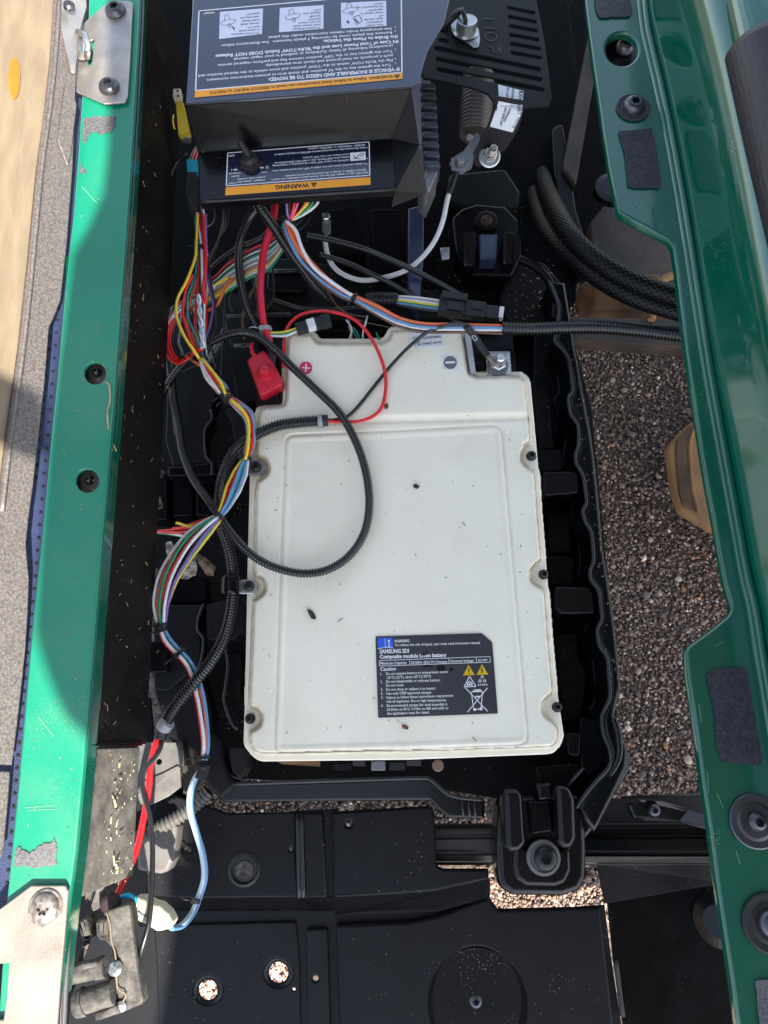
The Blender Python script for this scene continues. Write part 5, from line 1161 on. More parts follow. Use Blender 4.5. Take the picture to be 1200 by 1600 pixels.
part('boss_washer', loft([(0, 27 * sx(852, 1343, -.04)), (.002, 26 * sx(852, 1343, -.04)), (.0025, 22 * sx(852, 1343, -.04)), (.0005, 20 * sx(852, 1343, -.04))], 36, True, Matrix.Translation(P(849, 1340, -.043))), M('scuffed_rubber', (.12, .115, .11), .5, wear=.5), mo, smooth=False)
hd = screw_meshes(18 * sx(852, 1343, -.04), .006); hd.transform(Matrix.Translation(P(852, 1341, -.042))); part('star_screw', hd, M('black_screw', (.02, .02, .022), .35, metal=.3), mo, smooth=False)
part('rear_web', plate([(838, 1225), (862, 1222), (866, 1250), (840, 1252)], -.04, .03, .004, r=5), blackg, tray)
part('corner_rim', plate([(913, 1240), (943, 1205), (958, 1180), (985, 1172), (984, 1205), (960, 1245), (925, 1300), (900, 1330), (895, 1262)], -.06, .04, .005, r=8), blackg, tray)
part('rim_bead', sweep(smooth_path(pp([(958, 1120, -.043), (966, 1150, -.043), (966, 1185, -.045), (945, 1220, -.05), (920, 1250, -.055)]), .004)[0], .004, 10), blackg, tray)
part('lever_slot', sweep(pp([(886, 1228, -.055), (900, 1212, -.05), (912, 1200, -.05)]), .002, 6), edge_w, tray)

# pieces showing in the gap under the battery
gp = thing('latch_row', 'row of small bright latches in the dark gap under the battery edge', 'latch', P(600, 1200, -.1))
for (x0, x1, y0, y1, z, mm) in ((551, 570, 1189, 1197, -.06, MATS['dull_brown_black']), (580, 602, 1190, 1204, -.045, galv), (635, 658, 1188, 1197, -.06, MATS['dull_brown_black']), (520, 550, 1196, 1204, -.06, black), (608, 634, 1192, 1204, -.06, blackg)):
    part('latch', plate([(x0, y0), (x1, y0 - 1), (x1, y1), (x0, y1)], z, .01, .001), mm, gp)
part('pin', loft([(0, .0065), (.006, .0065), (.007, .005)], 20, True, Matrix.Translation(P(684, 1196, -.055))), M('tan_pin', (.22, .13, .08), .6), gp)
part('slat', plate([(425, 1186), (500, 1188), (500, 1198), (440, 1194)], -.07, .004, .001), tan, gp)

# ================================================================== conduits and cables
def cond(pts, r, label, name='corrugated_conduit', mat=None, pitch=.0034, extra=None, cat='conduit', group=None):
    o = thing(name, label, cat, P(*pts[len(pts) // 2][:3]), group); part('corrugated_tube', conduit(pts, r, pitch), mat or conduitm, o)
    return o
big = [(254, 748, -.05), (246, 715, -.045), (243, 680, -.04), (246, 645, -.035), (256, 612, -.03), (278, 578, -.02), (305, 552, -.01), (335, 532, .0), (368, 520, .008), (400, 524, .014), (428, 545, .016), (457, 574, .015), (492, 607, .0135), (530, 645, .0125), (555, 688, .011), (571, 735, .009), (577, 785, .0085), (570, 830, .0085), (548, 866, .0085), (515, 889, .0085), (478, 896, .0085), (440, 890, .009), (405, 875, .011), (375, 850, .012), (350, 818, .006), (328, 785, -.01), (302, 748, -.02), (285, 705, -.03), (279, 665, -.035), (272, 630, -.04), (268, 590, -.045)]
cond(big, .0052, 'black corrugated conduit looping in a wide circle over the white lid', 'looped_conduit')
fat = [(512, 657, .0085), (495, 658, .0085), (468, 660, .0085), (435, 665, .009), (405, 677, .010), (382, 690, .004), (362, 712, -.012), (348, 745, -.02), (343, 785, -.022), (345, 820, -.022), (358, 860, -.022), (364, 905, -.022), (362, 945, -.02), (352, 990, -.015), (332, 1030, -.005), (305, 1065, .004), (278, 1098, .005), (262, 1122, .0), (254, 1140, -.004)]
fc = cond(fat, .0072, 'thick conduit running from the lid down the left side of the battery', 'thick_conduit')
part('tape_band', wire([(497, 658, .0085), (500, 658, .0085), (504, 657.5, .0085)], .0079, .002, 16), tapem, fc)
part('tape_band', wire([(263, 1128, .002), (258, 1133, .0), (255, 1138, -.002)], .0082, .002, 16), tapem, fc)
part('end_wrap', wire([(255, 1138, -.002), (252, 1145, -.004), (250, 1154, -.005)], .0068, .002, 14), rubber, fc)
part('end_wrap', wire([(504, 657, .0085), (512, 657, .0085)], .0068, .002, 14), rubber, fc)
cl = thing('conduit_clamp', 'black loop clamp holding the thick conduit beside the lower left notch', 'clamp', P(355, 915, -.03))
part('clamp_band', wire([(361, 901, -.02), (360, 915, -.02), (360, 929, -.02)], .0105, .003, 22), blackg, cl)
part('clamp_tongue', plate([(368, 905), (396, 906), (398, 926), (370, 927)], -.006, .004, .001, r=3), blackg, cl)
cond([(398, 312, .09), (410, 330, .08), (428, 355, .06), (452, 392, .03), (476, 425, .0), (492, 445, -.02), (508, 462, -.04)], .0064, 'conduit slanting down from under the printed ledge', 'slanting_conduit')
cond([(402, 325, .05), (388, 345, .03), (376, 375, .015), (373, 410, .01), (377, 445, .01), (386, 480, .01), (398, 505, .008), (405, 518, .005)], .0056, 'dark conduit bowing left beside the thick red cable', 'bowed_conduit')
cond([(480, 368, .02), (520, 376, .015), (565, 388, .01), (605, 404, 0), (650, 424, -.01), (690, 445, -.02), (725, 465, -.03)], .0042, 'thin conduit running right behind the white orange wires', 'thin_conduit', pitch=.0028)
cond([(330, 420, -.02), (350, 402, -.015), (372, 388, -.01), (392, 380, 0), (410, 372, 0)], .0040, 'short thin conduit behind the red cable at upper left', 'thin_conduit', pitch=.0028)
cond([(272, 480, -.04), (262, 520, -.04), (262, 560, -.045), (270, 620, -.05), (276, 680, -.06)], .0036, 'thin conduit against the left wall behind the red wire loops', 'thin_conduit', pitch=.0028)
cond([(1078, 527, -.01), (1030, 521, -.01), (990, 516, -.008), (940, 512, -.003), (880, 512, .003), (830, 514, .008), (784, 513, .011)], .0083, 'straight black conduit crossing right towards the green rail', 'straight_conduit', pitch=.0042)
cond([(572, 468, -.005), (590, 466, -.005), (622, 467, -.003)], .0085, 'short conduit stub ending left of the black plug', 'conduit_stub')
cond([(326, 1236, -.07), (300, 1262, -.07), (270, 1282, -.065), (240, 1298, -.06), (205, 1315, -.06)], .0082, 'dusty sunlit conduit stub at the lower left', 'dusty_conduit', mat=conduitdm, pitch=.0048)
# braided cables
def braid(pts, r, label):
    Pn, s = smooth_path(pp(pts), .0011); n = len(s); N = 96; me = sweep(Pn, r, N, cap=False); T, U, V = frames(Pn)
    a = np.linspace(0, 2 * np.pi, N, endpoint=False)[None, :]; k = 2 * np.pi / .0095; S = s[:, None]; ns = 16
    p1 = np.cos(ns * a + k * S); p2 = np.cos(ns * a - k * S); over = np.sign(np.sin(ns * a) * np.sin(k * S))
    rad = r * (1 + .065 * np.where(over > 0, np.clip(p1, -.2, 1), np.clip(p2, -.2, 1)))
    co = Pn[:, None, :] + rad[..., None] * (np.cos(a)[..., None] * U[:, None, :] + np.sin(a)[..., None] * V[:, None, :])
    me.vertices.foreach_set('co', co.reshape(-1)); me.update(); o = part('braided_sleeve', me, M('black_braid', (.004, .004, .0045), .38, spec=.22, rvar=.05))
    rebase(o); return tag(o, label, 'cable', 'braided cables entering from the upper right')
braid([(846, 262, -.22), (852, 290, -.11), (868, 325, -.03), (890, 365, 0), (930, 405, .01), (985, 438, .015), (1040, 458, .02), (1085, 470, .02)], .0118, 'upper of the two thick braided cables curving under the right rail')
braid([(832, 290, -.22), (838, 320, -.12), (858, 362, -.05), (896, 402, -.015), (945, 440, -.005), (1000, 468, .0), (1080, 492, .0)], .0118, 'lower of the two thick braided cables curving under the right rail')

# thick red battery cable and boot
rc_ = thing('red_battery_cable', 'thick red cable running down to the red rubber terminal boot', 'cable', P(412, 430, .0))
part('cable_jacket', wire([(431, 312, .05), (428, 335, .045), (420, 365, .035), (411, 400, .025), (407, 440, .02), (408, 475, .017), (412, 505, .012), (419, 527, .008), (422, 536, .006)], .0046, .004, 16), M('pinkish_red_cable', (.62, .015, .045), .35), rc_)
part('black_sleeve', wire([(421, 533, .006), (425, 550, .002), (424, 575, -.004)], .0050, .004, 14), rubber, rc_)
tie(415, 515, .011, 2, 10, 10, rc_, mat=tapem)
bo_ = thing('red_terminal_boot', 'red rubber boot capping the positive terminal left of the plus sign', 'terminal boot', P(414, 580, -.02))
part('boot_skirt', plate([(386, 563), (397, 549), (401, 553), (410, 546), (420, 553), (442, 594), (440, 601), (413, 616), (405, 617), (402, 608)], .004, .020, .003, r=3, bseg=3), redboot, bo_)
part('boot_collar', loft([(0, .0118), (.003, .0105), (.004, .0085)], 32, True, Matrix.Translation(P(415, 583, .004))), redboot, bo_, smooth=False)
part('boot_nipple', loft([(0, .0082), (.008, .0068), (.011, .0058), (.0118, .0035)], 28, True, Matrix.Translation(P(414, 583, .007))), redboot, bo_)
part('boot_strap', wire([(395, 536, .003), (393, 541, .004), (394, 550, .004), (398, 556, .003)], .0022, .002, 10), redboot, bo_)
part('terminal_block', plate([(397, 598), (440, 596), (440, 628), (399, 630)], -.012, .01, .001), blackd, bo_)
part('copper_bar', plate([(420, 603), (438, 596), (438, 611), (422, 612)], -.008, .003, .0005), M('dull_copper', (.30, .10, .06), .5, metal=.5), bo_)
# thin red and black wires over the lid
def one(name, pts, r, c, label, cat='wire', group=None, extra=None, step=.003):
    o = thing(name, label, cat, P(*pts[len(pts) // 2][:3]), group); part('insulation', wire(pts, r, step, 10), WC[c], o); return o
one('thin_red_wire', [(510, 658, .009), (535, 659, .004), (562, 658, .003), (585, 649, .003), (598, 632, .004), (603, 600, .006), (598, 568, .008), (582, 532, .010), (562, 506, .012), (538, 492, .012), (505, 486, .011), (475, 490, .010), (456, 502, .009), (446, 520, .004), (444, 545, .0), (443, 575, -.006)], .0019, 'red', 'thin red wire arching over the top of the white lid')
tbw = one('thin_black_wire', [(508, 657, .008), (530, 655, .004), (545, 649, .003), (562, 632, .003), (585, 603, .004), (612, 570, .006), (640, 541, .008), (668, 519, .016), (695, 509, .023), (715, 505, .025), (729, 510, .022), (745, 530, .01), (758, 552, .004), (766, 566, .0)], .0020, 'black', 'thin black wire running to the negative terminal')
part('heat_shrink', wire([(728, 509, .023), (740, 524, .014), (751, 541, .007), (762, 557, .002)], .0044, .002, 12), rubber, tbw)
part('crimp_lug', wire([(762, 556, .002), (768, 564, .0), (774, 571, -.001)], .0040, .002, 10), M('oxidised_lug', (.28, .22, .17), .6, metal=.4, bump=.6), tbw)
part('mark', join([seg((737, 526), (742, 533), .0175, .8), seg((742, 533), (746, 530), .0175, .8), seg((746, 530), (741, 524), .0175, .8), seg((741, 524), (737, 526), .0175, .8)]), inkw, tbw)
gw = one('white_ground_wire', [(712, 272, .0), (706, 290, .0), (699, 312, -.005), (692, 345, -.01), (680, 375, -.015), (660, 402, -.02), (635, 422, -.02), (600, 434, -.025), (565, 438, -.03), (535, 428, -.03), (518, 412, -.03), (510, 390, -.02), (508, 370, -.01)], .0033, 'white', 'white ground wire swinging down from the hex bolt')
part('black_sleeve', wire([(714, 264, .005), (708, 283, .001), (701, 304, -.003)], .0040, .003, 10), rubber, gw)
one('black_cable', [(500, 398, -.01), (540, 410, -.01), (580, 428, -.01), (612, 444, -.015), (650, 466, -.02), (690, 488, -.02), (715, 502, -.02)], .0034, 'black', 'straight black cable between the white orange wires and the thin conduit')
one('red_feed_wire', [(247, 1152, -.006), (240, 1172, -.004), (235, 1200, -.002), (232, 1235, .0), (224, 1280, .004), (214, 1325, .01), (200, 1362, .02), (186, 1392, .03), (180, 1404, .034)], .0034, 'red', 'red wire dropping from the thick conduit to the grey block')
one('black_feed_wire', [(254, 1152, -.006), (250, 1170, -.004), (240, 1186, .0), (228, 1200, .004), (222, 1220, .006), (226, 1245, .008), (234, 1275, .012), (238, 1320, .02), (238, 1360, .03), (236, 1400, .04), (233, 1440, .045), (224, 1475, .045), (215, 1502, .04)], .0026, 'black', 'black wire hanging across the white plug to the grey block')
bw = one('light_blue_wire', [(316, 1200, -.02), (304, 1216, -.02), (296, 1240, -.025), (296, 1268, -.03), (305, 1300, -.035), (315, 1335, -.04), (318, 1370, -.045), (310, 1400, -.05), (300, 1425, -.045), (286, 1443, -.02), (272, 1450, .0), (262, 1446, .022)], .0023, 'lightblue', 'pale blue wire pair curving down to the white plug')
part('insulation', wire([(318, 1200, -.021), (307, 1216, -.021), (300, 1240, -.026), (300, 1268, -.031), (309, 1300, -.036), (319, 1335, -.041), (322, 1370, -.046), (314, 1400, -.051), (303, 1428, -.046), (286, 1447, -.02), (268, 1451, .018)], .0020, .003, 8), WC['blue'], bw)
tie(307, 1408, -.045, -2, 6, 6, bw)
for (pts, lb) in (([(194, 1178, .05), (186, 1215, .05), (180, 1260, .05), (163, 1310, .05), (142, 1360, .05)], 'left'), ([(192, 1180, .052), (184, 1240, .05), (180, 1290, .05), (172, 1330, .05), (166, 1366, .05)], 'right')):
    one('hair_wire', pts, .0008, 'black', 'very thin black wire on the sunlit wall, %s strand of the pair' % lb)
cw = one('cyan_wire', [(183, 1408, .035), (190, 1402, .04), (200, 1399, .04), (209, 1403, .035), (214, 1410, .03)], .0024, 'cyan', 'short bright blue wire bridging the grey block and white plug')

# ================================================================== wire looms
L1 = thing('main_wire_loom', 'long multicoloured wire loom snaking down the left side of the battery', 'wire loom', P(300, 900, -.05))
c1 = ['red', 'black', 'white', 'red', 'black', 'purple', 'green', 'white', 'red', 'grey', 'lightblue', 'black', 'orange', 'teal']
bundle([(311, 318, .02, 6), (313, 345, .02, 9), (316, 388, .02, 5), (316, 430, .015, 14), (312, 470, .01, 30), (308, 510, .006, 30), (312, 540, .008, 17), (318, 565, .01, 6)], c1, L1, r=.0014, seed=3, twist=.35)
part('wire', wire([(309, 335, .03), (307, 375, .028), (305, 402, .03), (292, 438, .034), (277, 468, .036), (276, 495, .036), (288, 525, .034), (303, 548, .03), (313, 563, .02)], .0017), WC['yellow'], L1)
part('wire', wire([(318, 335, .03), (320, 372, .03), (322, 410, .028), (318, 450, .026), (322, 475, .02)], .0019), WC['red'], L1)
part('wire', wire([(322, 335, .03), (322, 372, .03), (324, 400, .028)], .0013), WC['purple'], L1)
part('wire', wire([(301, 430, .03), (290, 455, .03), (286, 490, .03), (294, 520, .03), (304, 545, .026), (312, 562, .02)], .0017), WC['red'], L1)
# twisted pale pair in the middle
for ph in (0, math.pi):
    q = []
    for i in range(26):
        t_ = i / 25; a = t_ * 15 + ph; q.append((310 + 2.4 * math.sin(a) + 7 * t_, 460 + 84 * t_, .03 + .0022 * math.cos(a)))
    part('wire', wire(q, .0014, .0015), WC['white'] if ph == 0 else WC['lightblue'], L1)
c2 = ['red', 'white', 'red', 'yellow', 'grey', 'blue', 'purple', 'red', 'black', 'lightblue']
bundle([(316, 562, .02, 5), (330, 590, .02, 12), (345, 608, .018, 13), (358, 622, .016, 5), (372, 634, .014, 9), (388, 652, .012, 11), (391, 680, .012, 9), (388, 700, .012, 9), (384, 716, .012, 5)], c2, L1, r=.0015, seed=5, twist=.25)
part('wire', wire([(314, 560, .024), (330, 578, .026), (345, 598, .026), (352, 616, .024)], .0018), WC['yellow'], L1)
part('wire', wire([(314, 562, .022), (326, 588, .024), (342, 612, .024), (352, 622, .02)], .0018), WC['white'], L1)
part('wire', wire([(360, 624, .022), (378, 640, .022), (388, 660, .02), (387, 700, .02), (383, 718, .018)], .0019), WC['yellow'], L1)
part('wire', wire([(352, 618, .018), (368, 630, .02), (388, 640, .018), (397, 662, .016), (396, 690, .014), (388, 718, .012)], .0015), WC['blue'], L1)
c3 = ['red', 'yellow', 'blue', 'teal', 'blue', 'white', 'purple', 'orange', 'red', 'red']
bundle([(384, 716, .012, 5), (375, 740, .012, 13), (364, 765, .012, 15), (352, 790, .012, 10), (342, 806, .014, 5)], c3, L1, r=.0015, seed=8, twist=.3, jit=.1)
c4 = ['orange', 'white', 'green', 'red', 'white', 'purple', 'black', 'yellow', 'green', 'white', 'red', 'grey', 'blue']
bundle([(342, 808, .014, 5), (322, 824, .014, 12), (300, 845, .014, 18), (280, 872, .012, 19), (262, 905, .01, 18), (252, 940, .008, 15), (251, 962, .006, 11), (252, 980, .005, 6)], c4, L1, r=.0016, seed=12, twist=.18, jit=.1)
c5 = ['red', 'white', 'blue', 'green', 'white', 'teal']
bundle([(252, 980, .005, 6), (262, 1000, .002, 9), (276, 1016, 0, 8), (290, 1030, -.002, 8), (302, 1050, -.006, 9), (312, 1085, -.01, 11), (318, 1120, -.012, 10), (322, 1160, -.014, 8), (319, 1186, -.018, 6)], c5, L1, r=.0017, seed=2, twist=0, flat=.3, jit=.05)
part('wire', wire([(312, 1075, -.01), (320, 1105, -.01), (323, 1140, -.012), (322, 1176, -.016)], .0021), WC['orange'], L1)
for (x, y, z, dx, dy, r_) in ((315, 389, .021, 2, 10, 9), (317, 562, .014, 5, 10, 8), (352, 617, .018, 8, 6, 10), (357, 624, .018, 8, 6, 10), (383, 716, .012, -2, 10, 11), (343, 806, .013, -7, 8, 10), (252, 978, .006, 1, 10, 10), (253, 986, .005, 3, 10, 9), (283, 1021, -.002, 8, 9, 12), (319, 1184, -.017, 0, 10, 10), (315, 1200, -.02, -3, 10, 9)):
    tie(x, y, z, dx, dy, r_, L1)
part('plug', box(P(318, 1206, -.022), (.012, .016, .01), rot=-.3), rubber, L1)
# side branch to the left and red loops
L2 = thing('red_wire_loops', 'bunch of red and black wires looped at the left wall', 'wire loom', P(280, 540, -.05))
for i, (c, o_) in enumerate((('red', 0), ('red', 5), ('red', 9), ('black', 14), ('black', 18), ('grey', 22))):
    part('wire', wire([(300, 482 + o_ * .3, -.005), (280, 492 + o_ * .5, 0), (262 + o_ * .9, 512, .004), (257 + o_, 535, .006), (262 + o_, 556 - o_ * .4, .006), (277 + o_ * .4, 568 - o_ * .5, .008), (292, 561 - o_ * .3, .012), (306, 548, .015)], .0016), WC[c], L2)
part('wire', wire([(296, 558, .014), (306, 548, .018), (318, 546, .018)], .0019), WC['red'], L2)
part('wire', wire([(290, 556, .014), (302, 564, .018), (314, 572, .018)], .0017), WC['orange'], L2)
L3 = thing('side_branch_wires', 'red, yellow and white wires branching left from the lower crossing', 'wire loom', P(290, 822, -.05))
for c, pts in (('red', [(336, 806, .010), (310, 815, .004), (285, 824, -.01), (270, 826, -.02)]), ('yellow', [(322, 812, .01), (308, 820, .006), (293, 822, 0), (281, 818, -.006), (276, 817, -.01)]), ('red', [(330, 812, .006), (300, 824, -.01), (270, 828, -.03), (240, 830, -.05)]), ('red', [(325, 816, .004), (296, 830, -.01), (262, 832, -.03), (238, 828, -.05)]), ('white', [(300, 842, .0), (280, 836, -.02), (258, 832, -.04), (240, 831, -.05)]), ('green', [(315, 836, .0), (290, 838, -.02), (262, 834, -.04), (240, 832, -.05)])):
    part('wire', wire(pts, .0015), WC[c], L3)
# white orange blue bundle
L4 = thing('white_orange_loom', 'white, orange and blue wires curving right into the straight conduit', 'wire loom', P(560, 470, -.02))
bundle([(446, 346, .06, 5), (456, 372, .055, 8), (475, 405, .045, 9), (505, 436, .035, 9), (535, 458, .03, 7), (556, 467, .028, 5), (590, 484, .024, 9), (625, 502, .02, 9), (665, 511, .018, 8), (720, 512, .015, 8), (785, 514, .012, 7)], ['white', 'blue', 'orange', 'white', 'orange', 'white', 'black', 'brown'], L4, r=.0017, seed=21, twist=.12, jit=.15)
part('wire', wire([(447, 345, .066), (462, 360, .064), (472, 388, .056), (490, 418, .046), (520, 442, .038), (550, 462, .034)], .0020), WC['white'], L4)
tie(448, 344, .062, 6, 9, 9, L4); tie(555, 466, .028, 10, 5, 8, L4)
for i, (c, x0) in enumerate((('purple', 449), ('red', 461), ('pink', 466), ('orange', 478), ('green', 489), ('white', 497), ('yellow', 482))):
    part('wire', wire([(x0, 306, .085), (x0 - 1, 318, .08), (x0 * .75 + 112 - i, 332, .072), (452 + i * .8, 344, .064)], .0015), WC[c], L4)
# crossing wires behind
L5_ = thing('crossing_wires', 'striped wires crossing behind the red cable at upper left', 'wire loom', P(360, 440, -.06))
for i, (c, o_) in enumerate((('white', 0), ('green', 5), ('white', 9), ('grey', 13), ('white', 17), ('orange', 22), ('red', -8), ('black', 3), ('teal', 20), ('yellow', 27), ('white', 31), ('green', 35), ('black', -4), ('lightblue', 12), ('grey', 24))):
    part('wire', wire([(445, 366 + o_ * .6, .0), (420, 386 + o_, .0), (392, 398 + o_, -.005), (360, 418 + o_, -.01), (335, 440 + o_ * .8, -.01), (305, 462 + o_ * .7, -.01), (280, 482 + o_ * .6, -.012), (262, 510 + o_ * .4, -.02)], .0015), WC[c], L5_)
part('wire', wire([(363, 435, .0), (352, 448, .002), (344, 468, .003), (336, 480, .0), (325, 485, -.005)], .0018), WC['orange'], L5_)
part('wire', wire([(360, 433, .0), (340, 443, .002), (325, 452, .0)], .0017), WC['yellow'], L5_)
part('wire', wire([(355, 452, .0), (340, 462, .001), (324, 467, .0)], .0017), WC['yellow'], L5_)
part('sleeve', wire([(320, 456, .001), (330, 450, .001), (336, 447, .001)], .0036, .003, 10), WC['white'], L5_)
# yellow green white tail to the small plug
L6 = thing('small_plug_wires', 'yellow, green and white wires ending in the small black and white plug', 'wire loom', P(440, 522, -.02))
for c, o_ in (('yellow', 0), ('white', 5), ('green', 3)): part('wire', wire([(402, 508 + o_, .004), (414, 518 + o_, .008), (430, 520 + o_, .01), (448, 518 + o_ * 1.3, .012), (466, 512 + o_ * .8, .012)], .0014), WC[c], L6)
A, B = P(463, 515, .012), P(510, 502, .012)
ang = math.atan2(B.y - A.y, B.x - A.x); mid = A.lerp(B, .5)
pl_ = thing('small_black_plug', 'small black plug with a white band above the battery tab', 'connector', mid - Vector((0, 0, .008)))
ln = (B - A).length
part('plug_body', box(mid, (ln, .0125, .011), rot=ang, bev=.001), rubber, pl_)
part('white_band', box(mid + Vector((0, 0, .0008)), (ln * .26, .0129, .011), rot=ang, bev=.0006), WC['white'], pl_)
part('plug_end', box(B, (.010, .015, .012), rot=ang, bev=.0012), rubber, pl_)
# short tails at the top of the battery
for pts, c, lb in (([(573, 496, -.02), (572, 510, -.015), (566, 522, -.01), (570, 534, -.02)], 'white', 'left'), ([(546, 503, -.02), (550, 518, -.015), (544, 530, -.02), (546, 540, -.03)], 'white', 'right')):
    pass
L7 = thing('short_tail_wires', 'short white and green wire tails poking up behind the battery tab', 'wire loom', P(560, 520, -.06))
for c, pts in (('white', [(541, 500, -.02), (549, 512, -.015), (548, 524, -.02), (542, 538, -.03)]), ('grey', [(545, 500, -.02), (546, 512, -.015), (550, 524, -.02), (546, 538, -.03)]), ('white', [(574, 494, -.015), (571, 506, -.01), (567, 520, -.02), (567, 536, -.03)]), ('green', [(550, 515, -.03), (556, 525, -.03), (560, 538, -.04)]), ('teal', [(552, 512, -.03), (560, 524, -.03), (564, 538, -.04)]), ('brown', [(505, 440, -.02), (520, 470, -.02), (545, 490, -.02), (575, 495, -.02)]), ('brown', [(510, 448, -.02), (528, 480, -.02), (560, 500, -.02), (610, 512, -.02)]), ('green', [(588, 520, -.02), (592, 530, -.02), (596, 540, -.03)])):
    part('wire', wire(pts, .0011 if c != 'brown' else .0007), WC[c], L7)
# right hand plug with its wires
L8 = thing('black_multi_plug', 'long black multi pin plug with white end label above the battery', 'connector', P(735, 480, -.03))
A, B = P(686, 476, .004), P(786, 492, .0); ang = math.atan2(B.y - A.y, B.x - A.x); D = (B - A).normalized(); N_ = Vector((-D.y, D.x, 0)); LL = (B - A).length
def pbox(f0, f1, w_, h, dz=0, off=0, mat=rubber, nm='plug_body', bev=.001):
    part(nm, box(A + D * LL * (f0 + f1) / 2 + N_ * off + Vector((0, 0, dz)), (LL * (f1 - f0), w_, h), rot=ang, bev=bev), mat, L8)
pbox(0, .40, .024, .014); pbox(.02, .42, .010, .006, .008, .010, nm='locking_lever'); pbox(.40, .72, .022, .012, -.001, nm='plug_body'); pbox(.72, .95, .018, .010, -.001, nm='plug_nose'); pbox(.93, 1.0, .016, .009, .002, nm='white_end', mat=WC['white'])
pbox(.12, .36, .012, .003, .0085, -.004, nm='plug_rib'); pbox(.5, .68, .008, .002, .006, .002, nm='plug_rib')
for i, c in enumerate(('white', 'grey', 'white', 'yellow', 'green', 'blue', 'black')):
    part('wire', wire([(620, 463 + i * 2.2, .0), (640, 464 + i * 2.6, .004), (660, 466 + i * 2.8, .004), (688, 470 + i * 2.8, .004)], .0014), WC[c], L8)
# small yellow and teal connectors at the upper left
yc = thing('yellow_connector', 'yellow two pin connector at the left edge of the printed cover', 'connector', P(283, 180, .02))
part('connector_face', box(P(278, 150, .06), (.010, .012, .012), rot=0, bev=.001), creamm, yc)
part('connector_body', bevelled(slope(pp([(274, 158, .058), (286, 158, .058), (296, 205, .045), (278, 208, .045)]), .012), .0015), yellowm, yc)
part('locking_clip', wire([(271, 180, .058), (270, 190, .058), (273, 202, .05)], .0012, .002, 6), yellowm, yc)
part('rear_seal', bevelled(slope(pp([(277, 207, .042), (297, 204, .042), (296, 216, .036), (280, 215, .036)]), .01), .0012), galv, yc)
part('socket_hole', loft([(0, .0017), (.0004, .0015)], 12, True, Matrix.Translation(P(277.5, 142, .0662))), rusty, yc)
part('socket_hole', loft([(0, .0017), (.0004, .0015)], 12, True, Matrix.Translation(P(278, 150, .0662))), rusty, yc)
tcn = thing('teal_connector', 'teal collared black connector below the yellow one', 'connector', P(300, 290, .0))
part('teal_collar', bevelled(slope(pp([(291, 248, .05), (308, 249, .05), (309, 267, .045), (292, 267, .045)]), .012), .001), tealm, tcn)
part('connector_body', bevelled(slope(pp([(291, 268, .044), (307, 268, .044), (309, 326, .03), (297, 329, .03), (288, 296, .036)]), .014), .0015), rubber, tcn)
for c, x in (('red', 300), ('red', 305), ('green', 312), ('black', 296)): part('wire', wire([(x, 251, .04), (x + 4, 240, .03), (x + 12, 228, .02)], .0014), WC[c], tcn)
part('wire', wire([(292, 240, .04), (276, 255, .03), (266, 280, .02), (262, 310, 0)], .0018), WC['black'], tcn)
# white plug, lower left
wpz = .0
wpg = thing('white_plug', 'dusty white wire plug hanging beside the grey block', 'connector', P(236, 1428, -.04))
part('plug_shell', plate([(205, 1426), (212, 1403), (222, 1404), (236, 1412), (248, 1415), (262, 1428), (269, 1442), (264, 1452), (250, 1456), (243, 1456), (228, 1446), (208, 1438)], .03, .026, .005, r=4, bseg=4), creamm, wpg)
part('plug_collar', plate([(203, 1424), (211, 1402), (218, 1404), (209, 1430)], .033, .02, .002), creamm, wpg)
part('seal_insert', plate([(200, 1420), (207, 1404), (213, 1406), (205, 1426)], .035, .016, .002), M('terracotta_seal', (.45, .10, .04), .6), wpg)
part('latch_rib', wire([(216, 1424, .0305), (228, 1432, .0305), (238, 1424, .0305), (236, 1416, .0305)], .0008, .002, 6), inkg, wpg)
# grey dusty block
gb_ = thing('grey_hinge_block', 'dusty grey plastic block with two round pins, bottom left corner', 'block', P(180, 1500, -.02))
part('block_body', plate([(160, 1425), (200, 1412), (203, 1430), (208, 1470), (214, 1520), (222, 1562), (222, 1570), (190, 1584), (150, 1597), (146, 1580), (160, 1560), (170, 1520), (176, 1500), (170, 1478), (162, 1470), (165, 1450)], .055, .022, .004, r=3, bseg=3), dustyblk, gb_)
part('block_plate', bevelled(slope(pp([(165, 1424, .07), (202, 1413, .07), (206, 1448, .068), (211, 1490, .066), (216, 1525, .064), (224, 1566, .06), (186, 1582, .058), (182, 1540, .06), (186, 1500, .064), (176, 1470, .066), (168, 1450, .068)]), .008), .002), dustyblk, gb_)
part('pin', sweep(smooth_path([P(112, 1522, .062), P(140, 1516, .062), P(165, 1510, .062)], .004)[0], .0085, 24), dustyblk, gb_)
part('pin', sweep(smooth_path([P(118, 1568, .062), P(140, 1562, .062), P(178, 1550, .062)], .004)[0], .0105, 24), dustyblk, gb_)
part('pin_collar', sweep(smooth_path([P(151, 1513, .062), P(158, 1512, .062), P(164, 1510, .062)], .002)[0], .0095, 24), dustyblk, gb_)
part('pin_collar', sweep(smooth_path([P(124, 1566, .062), P(128, 1566, .062), P(133, 1564, .062)], .002)[0], .0120, 24), dustyblk, gb_)
part('side_lug', plate([(148, 1441), (158, 1435), (168, 1436), (168, 1470), (154, 1471), (149, 1462)], .06, .03, .004, r=4), dustyblk, gb_)
part('side_lug', plate([(120, 1440), (134, 1434), (140, 1456), (148, 1464), (128, 1472)], .05, .03, .003, r=2), dustyblk, gb_)
part('side_lug', plate([(120, 1508), (150, 1503), (148, 1512), (118, 1518)], .075, .01, .002), dustyblk, gb_)
part('side_lug', plate([(146, 1584), (182, 1571), (186, 1584), (148, 1597)], .066, .02, .003), dustyblk, gb_)
